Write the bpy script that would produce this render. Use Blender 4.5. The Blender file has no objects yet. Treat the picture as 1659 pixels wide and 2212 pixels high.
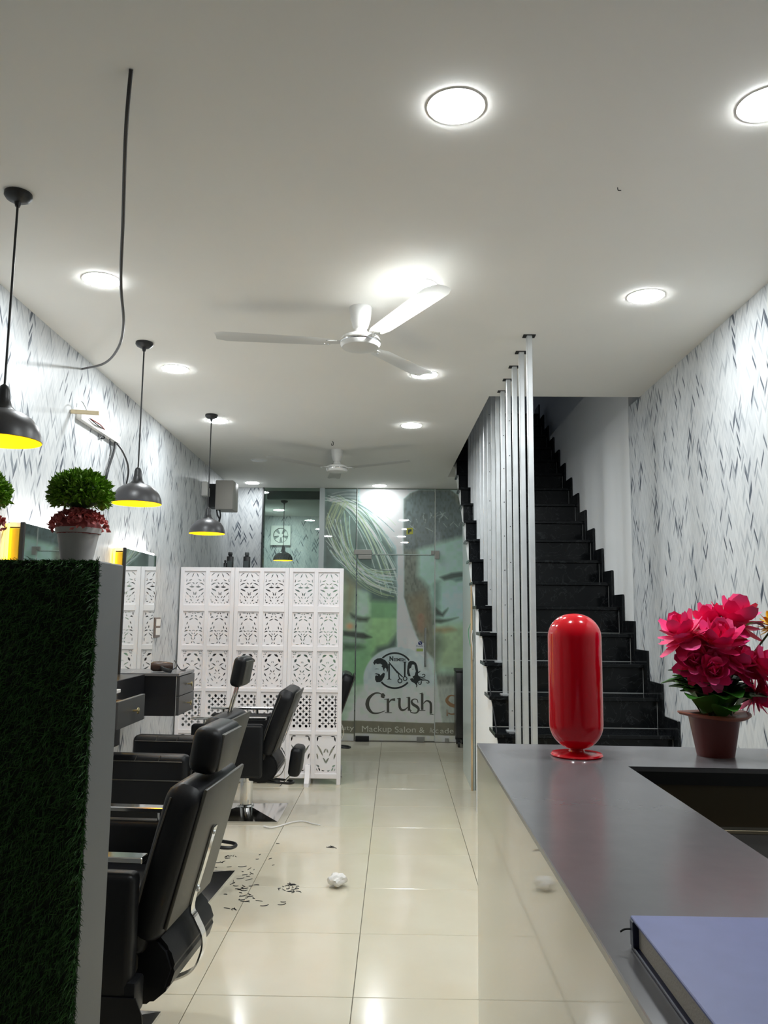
import bpy, bmesh, math, random
import numpy as np
from mathutils import Vector, Matrix, Euler
random.seed(7)
rng = np.random.default_rng(7)
PI = math.pi
scene = bpy.context.scene
COL = scene.collection

# ------------------------------------------------------------------ camera
F = 1720.0; CX, CY = 829.5, 1106.0; CAMH = 1.434
YAW = math.atan(28.5/1720); PITCH = math.atan(219/1720); ROLL = 0.010
RM = (Matrix.Rotation(YAW, 3, 'Z') @ Matrix.Rotation(PI/2+PITCH, 3, 'X') @ Matrix.Rotation(ROLL, 3, 'Z'))
cam_d = bpy.data.cameras.new('camera')
cam_d.sensor_fit = 'HORIZONTAL'; cam_d.sensor_width = 36.0
cam_d.lens = F/1659*36.0; cam_d.clip_start = 0.02; cam_d.clip_end = 100
cam = bpy.data.objects.new('camera', cam_d); COL.objects.link(cam)
cam.matrix_world = Matrix.Translation((0, 0, CAMH)) @ RM.to_4x4()
scene.camera = cam
CP = Vector((0, 0, CAMH))
def ray(x, y): return RM @ Vector(((x-CX)/F, -(y-CY)/F, -1.0))
def at_z(x, y, z): d = ray(x, y); return CP + d*((z-CAMH)/d.z)
def at_y(x, y, Y): d = ray(x, y); return CP + d*(Y/d.y)
def at_x(x, y, X): d = ray(x, y); return CP + d*(X/d.x)

# ------------------------------------------------------------------ world, exposure
w = bpy.data.worlds.new('world'); scene.world = w; w.use_nodes = True
w.node_tree.nodes['Background'].inputs[0].default_value = (0.55, 0.65, 0.8, 1)
w.node_tree.nodes['Background'].inputs[1].default_value = 0.012
vs = scene.view_settings
vs.view_transform = 'Standard'; vs.look = 'None'; vs.gamma = 1.0; vs.use_curve_mapping = False
vs.exposure = 1.74
LIGHT_E = 62.0            # strength of each lit ceiling downlight
LIGHT_C = (0.93, 0.98, 1.0)

# ------------------------------------------------------------------ materials
MATS = {}
def mat(name, col, rough=0.5, metal=0.0, spec=0.5, emit=0.0, ecol=None, coat=0.0, var=0.0, vscale=8.0, bump=0.0, bscale=60.0, trans=0.0, ior=1.5, alpha=1.0):
    if name in MATS: return MATS[name]
    m = bpy.data.materials.new(name); m.use_nodes = True
    nt = m.node_tree; b = nt.nodes['Principled BSDF']
    b.inputs['Base Color'].default_value = (*col, 1)
    b.inputs['Roughness'].default_value = rough
    b.inputs['Metallic'].default_value = metal
    b.inputs['Specular IOR Level'].default_value = spec
    b.inputs['IOR'].default_value = ior
    b.inputs['Coat Weight'].default_value = coat
    b.inputs['Coat Roughness'].default_value = 0.04
    b.inputs['Transmission Weight'].default_value = trans
    if emit:
        b.inputs['Emission Color'].default_value = (*(ecol or col), 1)
        b.inputs['Emission Strength'].default_value = emit
    if var or bump:
        tc = nt.nodes.new('ShaderNodeTexCoord')
        if var:
            n = nt.nodes.new('ShaderNodeTexNoise'); n.inputs['Scale'].default_value = vscale; n.inputs['Detail'].default_value = 4
            nt.links.new(tc.outputs['Object'], n.inputs['Vector'])
            mr = nt.nodes.new('ShaderNodeMapRange'); mr.inputs['From Min'].default_value = .25; mr.inputs['From Max'].default_value = .75
            mr.inputs['To Min'].default_value = 1-var; mr.inputs['To Max'].default_value = 1+var
            nt.links.new(n.outputs['Fac'], mr.inputs['Value'])
            mx = nt.nodes.new('ShaderNodeVectorMath'); mx.operation = 'SCALE'; mx.inputs[0].default_value = col
            nt.links.new(mr.outputs[0], mx.inputs['Scale'])
            nt.links.new(mx.outputs[0], b.inputs['Base Color'])
        if bump:
            n2 = nt.nodes.new('ShaderNodeTexNoise'); n2.inputs['Scale'].default_value = bscale; n2.inputs['Detail'].default_value = 3
            nt.links.new(tc.outputs['Object'], n2.inputs['Vector'])
            bp = nt.nodes.new('ShaderNodeBump'); bp.inputs['Strength'].default_value = bump; bp.inputs['Distance'].default_value = 0.004
            nt.links.new(n2.outputs['Fac'], bp.inputs['Height']); nt.links.new(bp.outputs['Normal'], b.inputs['Normal'])
    MATS[name] = m; return m

def math_node(nt, op, a, b=None, c=None):
    n = nt.nodes.new('ShaderNodeMath'); n.operation = op
    for i, v in enumerate((a, b, c)):
        if v is None: continue
        if isinstance(v, (int, float)): n.inputs[i].default_value = v
        else: nt.links.new(v, n.inputs[i])
    return n.outputs[0]

def wallpaper(name, axis):
    """printed chevron paper: narrow upright columns of slanted slivers in random greys"""
    m = bpy.data.materials.new(name); m.use_nodes = True; nt = m.node_tree; b = nt.nodes['Principled BSDF']
    g = nt.nodes.new('ShaderNodeNewGeometry'); sp = nt.nodes.new('ShaderNodeSeparateXYZ')
    nt.links.new(g.outputs['Position'], sp.inputs[0])
    u = math_node(nt, 'DIVIDE', sp.outputs[axis], 0.034)
    z = sp.outputs['Z']
    colm = math_node(nt, 'FLOOR', u); fr = math_node(nt, 'FRACT', u)
    par = math_node(nt, 'FLOORED_MODULO', colm, 2.0)
    inv = math_node(nt, 'SUBTRACT', 1.0, fr)
    mixa = nt.nodes.new('ShaderNodeMix'); nt.links.new(par, mixa.inputs[0]); nt.links.new(fr, mixa.inputs[2]); nt.links.new(inv, mixa.inputs[3])
    v = math_node(nt, 'SUBTRACT', math_node(nt, 'DIVIDE', z, 0.024), math_node(nt, 'MULTIPLY', mixa.outputs[0], 2.8))
    row = math_node(nt, 'FLOOR', v)
    cmb = nt.nodes.new('ShaderNodeCombineXYZ'); nt.links.new(colm, cmb.inputs[0]); nt.links.new(row, cmb.inputs[1])
    wn = nt.nodes.new('ShaderNodeTexWhiteNoise'); wn.noise_dimensions = '2D'; nt.links.new(cmb.outputs[0], wn.inputs['Vector'])
    # drifts of darker slivers
    sc = nt.nodes.new('ShaderNodeVectorMath'); sc.operation = 'MULTIPLY'; sc.inputs[1].default_value = (0.23, 0.11, 1)
    nt.links.new(cmb.outputs[0], sc.inputs[0])
    ns = nt.nodes.new('ShaderNodeTexNoise'); ns.noise_dimensions = '2D'; ns.inputs['Scale'].default_value = 1.0; ns.inputs['Detail'].default_value = 3
    nt.links.new(sc.outputs[0], ns.inputs['Vector'])
    t = math_node(nt, 'ADD', math_node(nt, 'MULTIPLY', wn.outputs['Value'], 0.62), math_node(nt, 'MULTIPLY', ns.outputs['Fac'], 0.72))
    cr = nt.nodes.new('ShaderNodeValToRGB'); cr.color_ramp.interpolation = 'LINEAR'
    e = cr.color_ramp.elements
    e[0].position = 0.40; e[0].color = (0.62, 0.635, 0.64, 1)
    e[1].position = 0.86; e[1].color = (0.52, 0.54, 0.555, 1)
    for p, c in ((0.94, (0.40, 0.425, 0.445, 1)), (0.985, (0.20, 0.225, 0.255, 1)), (1.0, (0.07, 0.085, 0.11, 1))):
        k = e.new(p); k.color = c
    nt.links.new(t, cr.inputs[0]); nt.links.new(cr.outputs[0], b.inputs['Base Color'])
    b.inputs['Roughness'].default_value = 0.45
    MATS[name] = m; return m

def marble_black():
    m = mat('black_granite', (0.006, 0.007, 0.008), 0.14, spec=0.22)
    nt = m.node_tree; b = nt.nodes['Principled BSDF']
    tc = nt.nodes.new('ShaderNodeTexCoord')
    n = nt.nodes.new('ShaderNodeTexNoise'); n.inputs['Scale'].default_value = 7; n.inputs['Detail'].default_value = 6; n.inputs['Distortion'].default_value = 1.5
    g = nt.nodes.new('ShaderNodeNewGeometry'); nt.links.new(g.outputs['Position'], n.inputs['Vector'])
    cr = nt.nodes.new('ShaderNodeValToRGB'); e = cr.color_ramp.elements
    e[0].position = 0.485; e[0].color = (0.006, 0.007, 0.008, 1); e[1].position = 0.515; e[1].color = (0.006, 0.007, 0.008, 1)
    k = e.new(0.5); k.color = (0.028, 0.031, 0.033, 1)
    nt.links.new(n.outputs['Fac'], cr.inputs[0]); nt.links.new(cr.outputs[0], b.inputs['Base Color'])
    return m

def tile_mat():
    m = bpy.data.materials.new('polished_tile'); m.use_nodes = True; nt = m.node_tree; b = nt.nodes['Principled BSDF']
    oi = nt.nodes.new('ShaderNodeObjectInfo'); g = nt.nodes.new('ShaderNodeNewGeometry')
    ad = nt.nodes.new('ShaderNodeVectorMath'); ad.operation = 'ADD'; nt.links.new(g.outputs['Position'], ad.inputs[0]); nt.links.new(oi.outputs['Random'], ad.inputs[1])
    n = nt.nodes.new('ShaderNodeTexNoise'); n.inputs['Scale'].default_value = 3.0; n.inputs['Detail'].default_value = 5
    nt.links.new(ad.outputs[0], n.inputs['Vector'])
    cr = nt.nodes.new('ShaderNodeValToRGB'); e = cr.color_ramp.elements
    e[0].position = 0.3; e[0].color = (0.65, 0.59, 0.455, 1); e[1].position = 0.7; e[1].color = (0.69, 0.64, 0.515, 1)
    nt.links.new(n.outputs['Fac'], cr.inputs[0]); nt.links.new(cr.outputs[0], b.inputs['Base Color'])
    b.inputs['Roughness'].default_value = 0.13; b.inputs['Specular IOR Level'].default_value = 0.55
    MATS['tile'] = m; return m

def glass_mat(name, tint, refl=1.0):
    m = bpy.data.materials.new(name); m.use_nodes = True; nt = m.node_tree
    nt.nodes.remove(nt.nodes['Principled BSDF']); out = nt.nodes['Material Output']
    tr = nt.nodes.new('ShaderNodeBsdfTransparent'); tr.inputs[0].default_value = (*tint, 1)
    gl = nt.nodes.new('ShaderNodeBsdfGlossy'); gl.inputs['Roughness'].default_value = 0.01
    fr = nt.nodes.new('ShaderNodeFresnel'); fr.inputs[0].default_value = 1.5
    mx = nt.nodes.new('ShaderNodeMixShader')
    nt.links.new(math_node(nt, 'MULTIPLY', fr.outputs[0], refl), mx.inputs[0])
    nt.links.new(tr.outputs[0], mx.inputs[1]); nt.links.new(gl.outputs[0], mx.inputs[2]); nt.links.new(mx.outputs[0], out.inputs[0])
    MATS[name] = m; return m

def attr_mat(name):
    m = bpy.data.materials.new(name); m.use_nodes = True; nt = m.node_tree; b = nt.nodes['Principled BSDF']
    a = nt.nodes.new('ShaderNodeAttribute'); a.attribute_name = 'print'
    nt.links.new(a.outputs['Color'], b.inputs['Base Color'])
    b.inputs['Roughness'].default_value = 0.35; b.inputs['Coat Weight'].default_value = 1.0; b.inputs['Coat Roughness'].default_value = 0.015
    b.inputs['Coat IOR'].default_value = 1.65
    MATS[name] = m; return m

PAPER_Y = wallpaper('wallpaper_side', 'Y'); PAPER_X = wallpaper('wallpaper_back', 'X')
GRANITE = marble_black(); TILE = tile_mat()
CLEAR = glass_mat('clear_glass', (0.80, 0.92, 0.86), 1.6)
FILM = attr_mat('printed_film')
PLASTER = mat('ceiling_plaster', (0.86, 0.845, 0.80), 0.9, var=0.02, vscale=1.5)
WHITEWALL = mat('white_wall_paint', (0.84, 0.85, 0.85), 0.7, var=0.02, vscale=2)
BLACKV = mat('black_vinyl', (0.007, 0.0075, 0.009), 0.40, spec=0.28, bump=0.05, bscale=220)
VINYLBACK = mat('dull_black_vinyl', (0.058, 0.055, 0.046), 0.42, bump=0.05, bscale=220)
CHROME = mat('chrome', (0.80, 0.80, 0.80), 0.10, 1.0)
STEEL = mat('brushed_steel', (0.60, 0.62, 0.63), 0.36, 0.55, var=0.10, vscale=9)
WHITEP = mat('white_lacquer', (0.87, 0.835, 0.845), 0.45, var=0.02, vscale=5)
BLACKLAM = mat('black_laminate', (0.012, 0.012, 0.014), 0.3)
GREYLAM = mat('grey_laminate_top', (0.15, 0.147, 0.153), 0.21, spec=0.75, var=0.04, vscale=30)
GREYFRONT = mat('charcoal_laminate', (0.055, 0.054, 0.055), 0.35)
BRASS = mat('brass', (0.72, 0.60, 0.33), 0.25, 1.0)
BLACKP = mat('black_plastic', (0.012, 0.013, 0.015), 0.4)
FANWHITE = mat('fan_enamel', (0.72, 0.715, 0.69), 0.4)
LAMPOUT = mat('lamp_grey_enamel', (0.038, 0.037, 0.040), 0.38)
LAMPIN = mat('lamp_yellow_enamel', (0.95, 0.62, 0.0), 0.5)
DIFF_ON = mat('lit_diffuser', (0.9, 0.9, 0.9), 0.5, emit=LIGHT_E, ecol=LIGHT_C)
DIFF_DIM = mat('weakly_lit_diffuser', (0.9, 0.9, 0.9), 0.5, emit=LIGHT_E*.42, ecol=LIGHT_C)
DIFF_OFF = mat('unlit_diffuser', (0.80, 0.80, 0.78), 0.4)
WHITEPL = mat('white_plastic', (0.80, 0.79, 0.76), 0.4)
WOOD = mat('brown_wood', (0.32, 0.19, 0.09), 0.5, var=0.2, vscale=20)

# ------------------------------------------------------------------ mesh helpers
def B(): return bmesh.new()
def obj(name, bm, m, parent=None, loc=None, rot=None, smooth=True, ang=35):
    me = bpy.data.meshes.new(name)
    if isinstance(bm, bmesh.types.BMesh):
        bmesh.ops.recalc_face_normals(bm, faces=bm.faces)
        bm.to_mesh(me); bm.free()
    else: me = bm
    if m is not None and not len(me.materials):
        for q in (m if isinstance(m, (list, tuple)) else [m]): me.materials.append(q)
    if smooth:
        me.shade_smooth(); me.set_sharp_from_angle(angle=math.radians(ang))
    o = bpy.data.objects.new(name, me); COL.objects.link(o)
    if parent: o.parent = parent
    if loc is not None: o.location = loc
    if rot is not None: o.rotation_euler = rot
    return o
def tag(o, label, cat, group=None, kind=None):
    o['label'] = label; o['category'] = cat
    if group: o['group'] = group
    if kind: o['kind'] = kind
    return o
def struct(o, label=None):
    o['kind'] = 'structure'
    if label: o['label'] = label
    return o
def thing(name, label, cat, loc=(0, 0, 0), rz=0.0, group=None):
    o = bpy.data.objects.new(name, None); COL.objects.link(o); o.empty_display_size = 0.05
    o.location = loc; o.rotation_euler = (0, 0, rz)
    return tag(o, label, cat, group)
def dup(root, loc, rz=None, label=None, group=None):
    def cp(o, par):
        c = o.copy(); COL.objects.link(c); c.parent = par
        for ch in list(o.children):
            if ch.get('_skip'): continue
            cp(ch, c)
        return c
    r = cp(root, None); r.location = loc
    if rz is not None: r.rotation_euler = (0, 0, rz)
    if label: r['label'] = label
    if group: r['group'] = group
    return r
def box(bm, c, s, rot=None, bev=0.0, seg=2):
    r = bmesh.ops.create_cube(bm, size=1.0)
    vs_ = r['verts']
    M = Matrix.Translation(c) @ ((Euler(rot).to_matrix().to_4x4()) if rot else Matrix.Identity(4)) @ Matrix.Diagonal((*s, 1))
    bmesh.ops.transform(bm, matrix=M, verts=vs_)
    if bev:
        es = list({e for v in vs_ for e in v.link_edges})
        bmesh.ops.bevel(bm, geom=es, offset=bev, segments=seg, profile=0.5, affect='EDGES', clamp_overlap=True)
    return bm
def bx(bm, x0, x1, y0, y1, z0, z1, bev=0.0, seg=2):
    return box(bm, ((x0+x1)/2, (y0+y1)/2, (z0+z1)/2), (abs(x1-x0), abs(y1-y0), abs(z1-z0)), None, bev, seg)
def lathe(bm, prof, n=32, M=None, cap=True):
    rings = []
    for r, z in prof:
        rings.append([bm.verts.new((r*math.cos(2*PI*k/n), r*math.sin(2*PI*k/n), z)) for k in range(n)] if r > 1e-6 else [bm.verts.new((0, 0, z))])
    for a, b in zip(rings, rings[1:]):
        if len(a) == 1 and len(b) == 1: continue
        for k in range(n):
            k2 = (k+1) % n
            if len(a) == 1: bm.faces.new((a[0], b[k], b[k2]))
            elif len(b) == 1: bm.faces.new((a[k], a[k2], b[0]))
            else: bm.faces.new((a[k], a[k2], b[k2], b[k]))
    if cap:
        for rg in (rings[0], rings[-1]):
            if len(rg) > 2: bm.faces.new(rg)
    if M is not None:
        vv = [v for rg in rings for v in rg]; bmesh.ops.transform(bm, matrix=M, verts=vv)
    return bm
def cyl(bm, p0, p1, r0, r1=None, n=16):
    p0, p1 = Vector(p0), Vector(p1); d = p1-p0
    M = Matrix.Translation(p0) @ d.to_track_quat('Z', 'Y').to_matrix().to_4x4()
    return lathe(bm, [(r0, 0), (r0 if r1 is None else r1, d.length)], n, M)
def smooth_path(pts, k=6):
    pts = [Vector(p) for p in pts]; P = [pts[0]*2-pts[1]]+pts+[pts[-1]*2-pts[-2]]; out = []
    for i in range(1, len(P)-2):
        a, b, c, d = P[i-1:i+3]
        for j in range(k):
            t = j/k
            out.append(0.5*((2*b)+(c-a)*t+(2*a-5*b+4*c-d)*t*t+(3*b-a-3*c+d)*t**3))
    out.append(pts[-1]); return out
def tube(bm, pts, r, n=8, k=6, smooth=True):
    P = smooth_path(pts, k) if smooth else [Vector(p) for p in pts]
    rings = []; up = Vector((0.123, 0.31, 0.94)).normalized()
    for i, p in enumerate(P):
        t = (P[min(i+1, len(P)-1)]-P[max(i-1, 0)]).normalized()
        a = t.cross(up).normalized(); b = t.cross(a).normalized(); up = (b if b.dot(up) > 0 else -b)
        b = up; a = b.cross(t).normalized()
        rr = r(i/(len(P)-1)) if callable(r) else r
        rings.append([bm.verts.new(p+a*rr*math.cos(2*PI*j/n)+b*rr*math.sin(2*PI*j/n)) for j in range(n)])
    for u, v in zip(rings, rings[1:]):
        for j in range(n): bm.faces.new((u[j], u[(j+1) % n], v[(j+1) % n], v[j]))
    bm.faces.new(rings[0]); bm.faces.new(rings[-1]); return bm
def prism(bm, poly, axis, a0, a1):
    """extrude a 2-D polygon along axis; poly coords are the two other axes in order"""
    def P(u, v, a): return {'x': (a, u, v), 'y': (u, a, v), 'z': (u, v, a)}[axis]
    A = [bm.verts.new(P(u, v, a0)) for u, v in poly]; Bv = [bm.verts.new(P(u, v, a1)) for u, v in poly]
    n = len(poly); bm.faces.new(A); bm.faces.new(Bv)
    for i in range(n): bm.faces.new((A[i], A[(i+1) % n], Bv[(i+1) % n], Bv[i]))
    return bm
def strip(bm, pts, width_axis_half, thick, k=6):
    """flat bar swept along a path in the XZ plane, wide in Y"""
    P = smooth_path(pts, k); rings = []
    for i, p in enumerate(P):
        t = (P[min(i+1, len(P)-1)]-P[max(i-1, 0)]).normalized(); nn = Vector((-t.z, 0, t.x))
        h = width_axis_half
        rings.append([bm.verts.new(p+nn*thick/2+Vector((0, s, 0))) for s in (-h, h)]+[bm.verts.new(p-nn*thick/2+Vector((0, s, 0))) for s in (h, -h)])
    for u, v in zip(rings, rings[1:]):
        for j in range(4): bm.faces.new((u[j], u[(j+1) % 4], v[(j+1) % 4], v[j]))
    bm.faces.new(rings[0]); bm.faces.new(rings[-1]); return bm
def mesh_from_curve(cd):
    o = bpy.data.objects.new('tmp', cd); COL.objects.link(o)
    dg = bpy.context.evaluated_depsgraph_get()
    me = bpy.data.meshes.new_from_object(o.evaluated_get(dg)); bpy.data.objects.remove(o); return me
def fill2d(polys, depth=0.0):
    cd = bpy.data.curves.new('tmp', 'CURVE'); cd.dimensions = '2D'; cd.fill_mode = 'BOTH' if depth else 'FRONT'; cd.extrude = depth/2
    for P in polys:
        s = cd.splines.new('POLY'); s.points.add(len(P)-1); s.use_cyclic_u = True
        for q, (x, y) in zip(s.points, P): q.co = (x, y, 0, 1)
    me = mesh_from_curve(cd); bpy.data.curves.remove(cd); return me
def text_mesh(txt, size, depth=0.0, sx=1.0, bold=0.0, spacing=1.0):
    cd = bpy.data.curves.new('tmp', 'FONT'); cd.body = txt; cd.size = size; cd.extrude = depth; cd.offset = bold; cd.space_character = spacing
    me = mesh_from_curve(cd); bpy.data.curves.remove(cd)
    if sx != 1.0: me.transform(Matrix.Diagonal((sx, 1, 1, 1)))
    return me
ORD = ['first', 'second', 'third', 'fourth', 'fifth', 'sixth', 'seventh', 'eighth', 'ninth', 'tenth', 'eleventh', 'twelfth', 'thirteenth', 'fourteenth', 'fifteenth', 'sixteenth', 'seventeenth', 'eighteenth', 'nineteenth', 'twentieth']

# ------------------------------------------------------------------ the room
ZC = 2.897; YB = 9.30; XR = 1.628; YF = -1.6; YE = 12.1
def wx(y): return -1.806-0.0245*(y-3.42)           # the left wall runs very slightly askew
floor = obj('floor', bx(B(), -2.3, 1.9, YF, YE, -0.12, -0.012), mat('grout', (0.30, 0.28, 0.23), 0.9), smooth=False); struct(floor)
tb = bx(B(), -0.2985, 0.2985, -0.2985, 0.2985, -0.012, 0, 0.0012, 1); tile0 = None
for r_ in range(-8, 11):
    for c_ in range(-3, 3):
        yc = 3.2+0.6*r_+0.3; xc = -0.152+0.6*c_+0.3
        if yc < YF or yc > YB-0.2: continue
        if tile0 is None: tile0 = t_ = obj('tile', tb, TILE, floor)
        else: t_ = tile0.copy(); COL.objects.link(t_); t_.parent = floor
        t_.location = (xc, yc, 0)
# ceiling with the stairwell cut out of it
cb = B()
E0, E1 = (0.616, 5.252), (0.541, 8.46)
prism(cb, [(-2.3, YF), (1.9, YF), (1.9, 5.252), (-2.3, 5.252)], 'z', ZC, ZC+0.30)
prism(cb, [(-2.3, 5.252), E0, E1, (-2.3, 8.46)], 'z', ZC, ZC+0.30)
prism(cb, [(-2.3, 8.46), (1.9, 8.46), (1.9, YE+.1), (-2.3, YE+.1)], 'z', ZC, ZC+0.30)
struct(obj('ceiling', cb, PLASTER, smooth=False))
lw = B(); prism(lw, [(wx(YF), YF), (wx(YE+.1), YE+.1), (wx(YE+.1)-.15, YE+.1), (wx(YF)-.15, YF)], 'z', 0, ZC)
struct(obj('wall_left', lw, PAPER_Y, smooth=False))
struct(obj('wall_right', bx(B(), XR, XR+.2, YF, 5.525, 0, ZC), PAPER_Y, smooth=False))
struct(obj('wall_stairwell', bx(B(), XR+.004, XR+.2, 5.525, YE+.1, 0, 3.33), WHITEWALL, smooth=False))
struct(obj('wall_upper_storey', bx(B(), XR+.09, XR+.2, 4.9, YE+.1, 3.33, 6.0), WHITEWALL, smooth=False))
struct(obj('wall_upper_back', bx(B(), -1.5, XR+.2, 11.6, 11.75, ZC+.3, 6.0), WHITEWALL, smooth=False))
struct(obj('wall_back', bx(B(), -2.06, -1.578, YB, YB+.12, 0, ZC), PAPER_X, smooth=False))
struct(obj('wall_far_room', bx(B(), -2.1, 1.63, YE, YE+.12, 0, ZC), PAPER_X, smooth=False))
struct(obj('wall_front', bx(B(), -1.75, XR, YF-.1, YF, 0, ZC), mat('dark_shopfront', (0.05, 0.05, 0.055), 0.3), smooth=False))
struct(obj('trim_1', bx(B(), -1.578, XR, YB+.25, YB+.33, 2.80, ZC), mat('dark_beam', (0.02, 0.025, 0.026), 0.5), smooth=False))

# ------------------------------------------------------------------ staircase
RUN, RISE, Y1 = 0.265, 0.187, 3.985
NST = 20
SX0, SX1 = 0.600, XR
st = thing('staircase', 'black granite staircase rising behind the counter along the right wall', 'staircase', (0, 0, 0))
def yk(k): return Y1+RUN*(k-1)
def zk(k): return RISE*k
trm = bx(B(), SX0-0.022, SX1-0.016, -0.022, RUN+0.0, -0.024, 0, 0.003, 1)
rsm = bx(B(), SX0, SX1-0.016, 0, 0.016, -RISE+0.001, -0.0245, 0.001, 1)
skm = bx(B(), SX1-0.016, SX1-0.001, -0.09, RUN-0.092, -RISE, 0.09, 0.002, 1)
mort = bx(B(), SX0, SX1-0.016, -0.0245, -0.021, -0.0262, -0.0225, 0)
MORT = mat('pale_mortar', (0.42, 0.43, 0.42), 0.8)
first = {}
def share(name, bm, m, parent, loc):
    if name not in first: first[name] = obj(name, bm, m, parent, loc); return first[name]
    o = first[name].copy(); COL.objects.link(o); o.parent = parent; o.location = loc; return o
for k in range(1, NST+1):
    share('riser', rsm, GRANITE, st, (0, yk(k), zk(k)))
    t_ = share('tread', trm, GRANITE, st, (0, yk(k), zk(k)))
    share('skirting_tile', skm, GRANITE, st, (0, yk(k), zk(k)))
jm = bx(B(), SX0, SX1-.016, 0.0155, 0.0185, -RISE, -RISE+0.004); j2 = bx(B(), SX1-.0185, SX1-.0155, -0.024, 0.0, -0.1855, -0.0)
for k in range(1, NST+1):
    share('mortar_joint', bx(B(), SX0, SX1-.016, -0.002, 0.002, -RISE-.001, -RISE+.0025), MORT, st, (0, yk(k), zk(k)))
    share('corner_joint', bx(B(), SX1-.0175, SX1-.0155, -0.002, -0.0, -RISE, -0.024), MORT, st, (0, yk(k), zk(k)))
# solid white flank: stepped top, sloping soffit
prof = [(Y1, 0.0)]
flank = []
for k in range(1, NST+1):
    flank += [(yk(k)+.016, zk(k)-RISE-.0245 if k > 1 else 0.0), (yk(k)+.016, zk(k)-.0245)]
flank.append((yk(NST)+RUN, zk(NST)-.0245))
sof = lambda y: 0.706*(y-4.78)+0.748-0.23
yend = yk(NST)+RUN
flank += [(yend, sof(yend)), (6.10, sof(6.10)), (6.10, 0.0)]
fb = B(); prism(fb, flank, 'x', SX0, SX0+.07)
obj('white_flank', fb, WHITEWALL, st, smooth=False)
wa = []
for k in range(5, NST+1): wa += [(yk(k)+.016, zk(k)-RISE-.0245), (yk(k)+.016, zk(k)-.0245)]
wa += [(yend, zk(NST)-.0245), (yend, sof(yend)), (yk(5)+.016, sof(yk(5)+.016))]
obj('waist_slab', prism(B(), wa, 'x', SX0+.07, SX1), WHITEWALL, st, smooth=False)
crk = [at_x(1034, 1318, SX0-.001), at_x(1046, 1400, SX0-.001), at_x(1059, 1490, SX0-.001), at_x(1070, 1560, SX0-.001), at_x(1079, 1622, SX0-.001)]
obj('cable', tube(B(), crk, 0.004, 6), BLACKP, st)
# closet under the stairs
clp = [(6.78, 0), (7.62, 0), (7.62, sof(7.62)), (6.78, sof(6.78))]
cl = obj('wall_closet', prism(B(), clp, 'x', 0.630, 0.66), mat('pale_panel', (0.60, 0.68, 0.66), 0.25), smooth=False); struct(cl)
struct(obj('wall_closet_end', bx(B(), 0.66, XR, 7.59, 7.62, 0, sof(7.59)), MATS['pale_panel'], smooth=False))
obj('edge_strip', bx(B(), 0.626, 0.640, 6.765, 6.785, 0, sof(6.77)), mat('orange_wood_edge', (0.62, 0.45, 0.26), 0.5, var=0.3, vscale=6), cl, smooth=False)
lw_ = [(0.64, 6.76, 1.30), (0.63, 6.72, 1.24), (0.635, 6.70, 1.16), (0.64, 6.74, 1.09), (0.645, 6.76, 1.06)]
obj('loose_wire', tube(B(), lw_, 0.004, 6), WHITEPL, cl)
obj('loose_wire', tube(B(), [(0.628, 6.78, 1.36), (0.61, 6.80, 1.30), (0.615, 6.80, 1.22), (0.628, 6.79, 1.16)], 0.003, 6), mat('green_wire', (0.10, 0.35, 0.18), 0.5), cl)

# steel posts from the steps to the ceiling
pl = ['nearest', 'second', 'third', 'fourth', 'fifth', 'sixth', 'seventh', 'eighth', 'ninth', 'tenth', 'eleventh', 'twelfth', 'thirteenth', 'farthest']
for k in range(1, 15):
    z0 = zk(k); z1 = ZC if yk(k)+.09 < 5.25 else ZC+.28
    lab = ('nearest' if k == 1 else 'farthest' if k == 14 else ORD[k-1]) + ' steel stair post, '
    lab += 'standing in front of all the others' if k == 1 else 'at the top end of the row' if k == 14 else 'counted from the counter up the stairs'
    p = thing('steel_post', lab, 'post', (0.690, yk(k)+.085, z0), 0, 'steel posts along the open side of the stairs')
    pb = B(); bx(pb, -0.014, 0.014, -0.019, 0.019, 0.004, z1-z0, 0.003, 1); obj('shaft', pb, STEEL, p)
    obj('base_plate', bx(B(), -0.03, 0.03, -0.03, 0.03, 0, 0.005), STEEL, p)
    if z1 == ZC:
        fb_ = B(); bx(fb_, -0.032, 0.032, -0.024, 0.024, z1-z0-.004, z1-z0); obj('ceiling_gap_shade', fb_, mat('dark_gap', (0.02, 0.02, 0.02), .9), p)  # thin black plate stands in for the shadowed hole around the post top
    if k in (4, 5, 8):
        scw = B()
        for q in range(9):
            zz = 0.12+q*0.22
            if zz < z1-z0-.1: lathe(scw, [(0.0035, 0), (0.003, 0.002)], 8, Matrix.Translation((0.002, -0.0195, zz)) @ Matrix.Rotation(PI/2, 4, 'X'))
        obj('screw_holes', scw, BLACKP, p)

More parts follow.
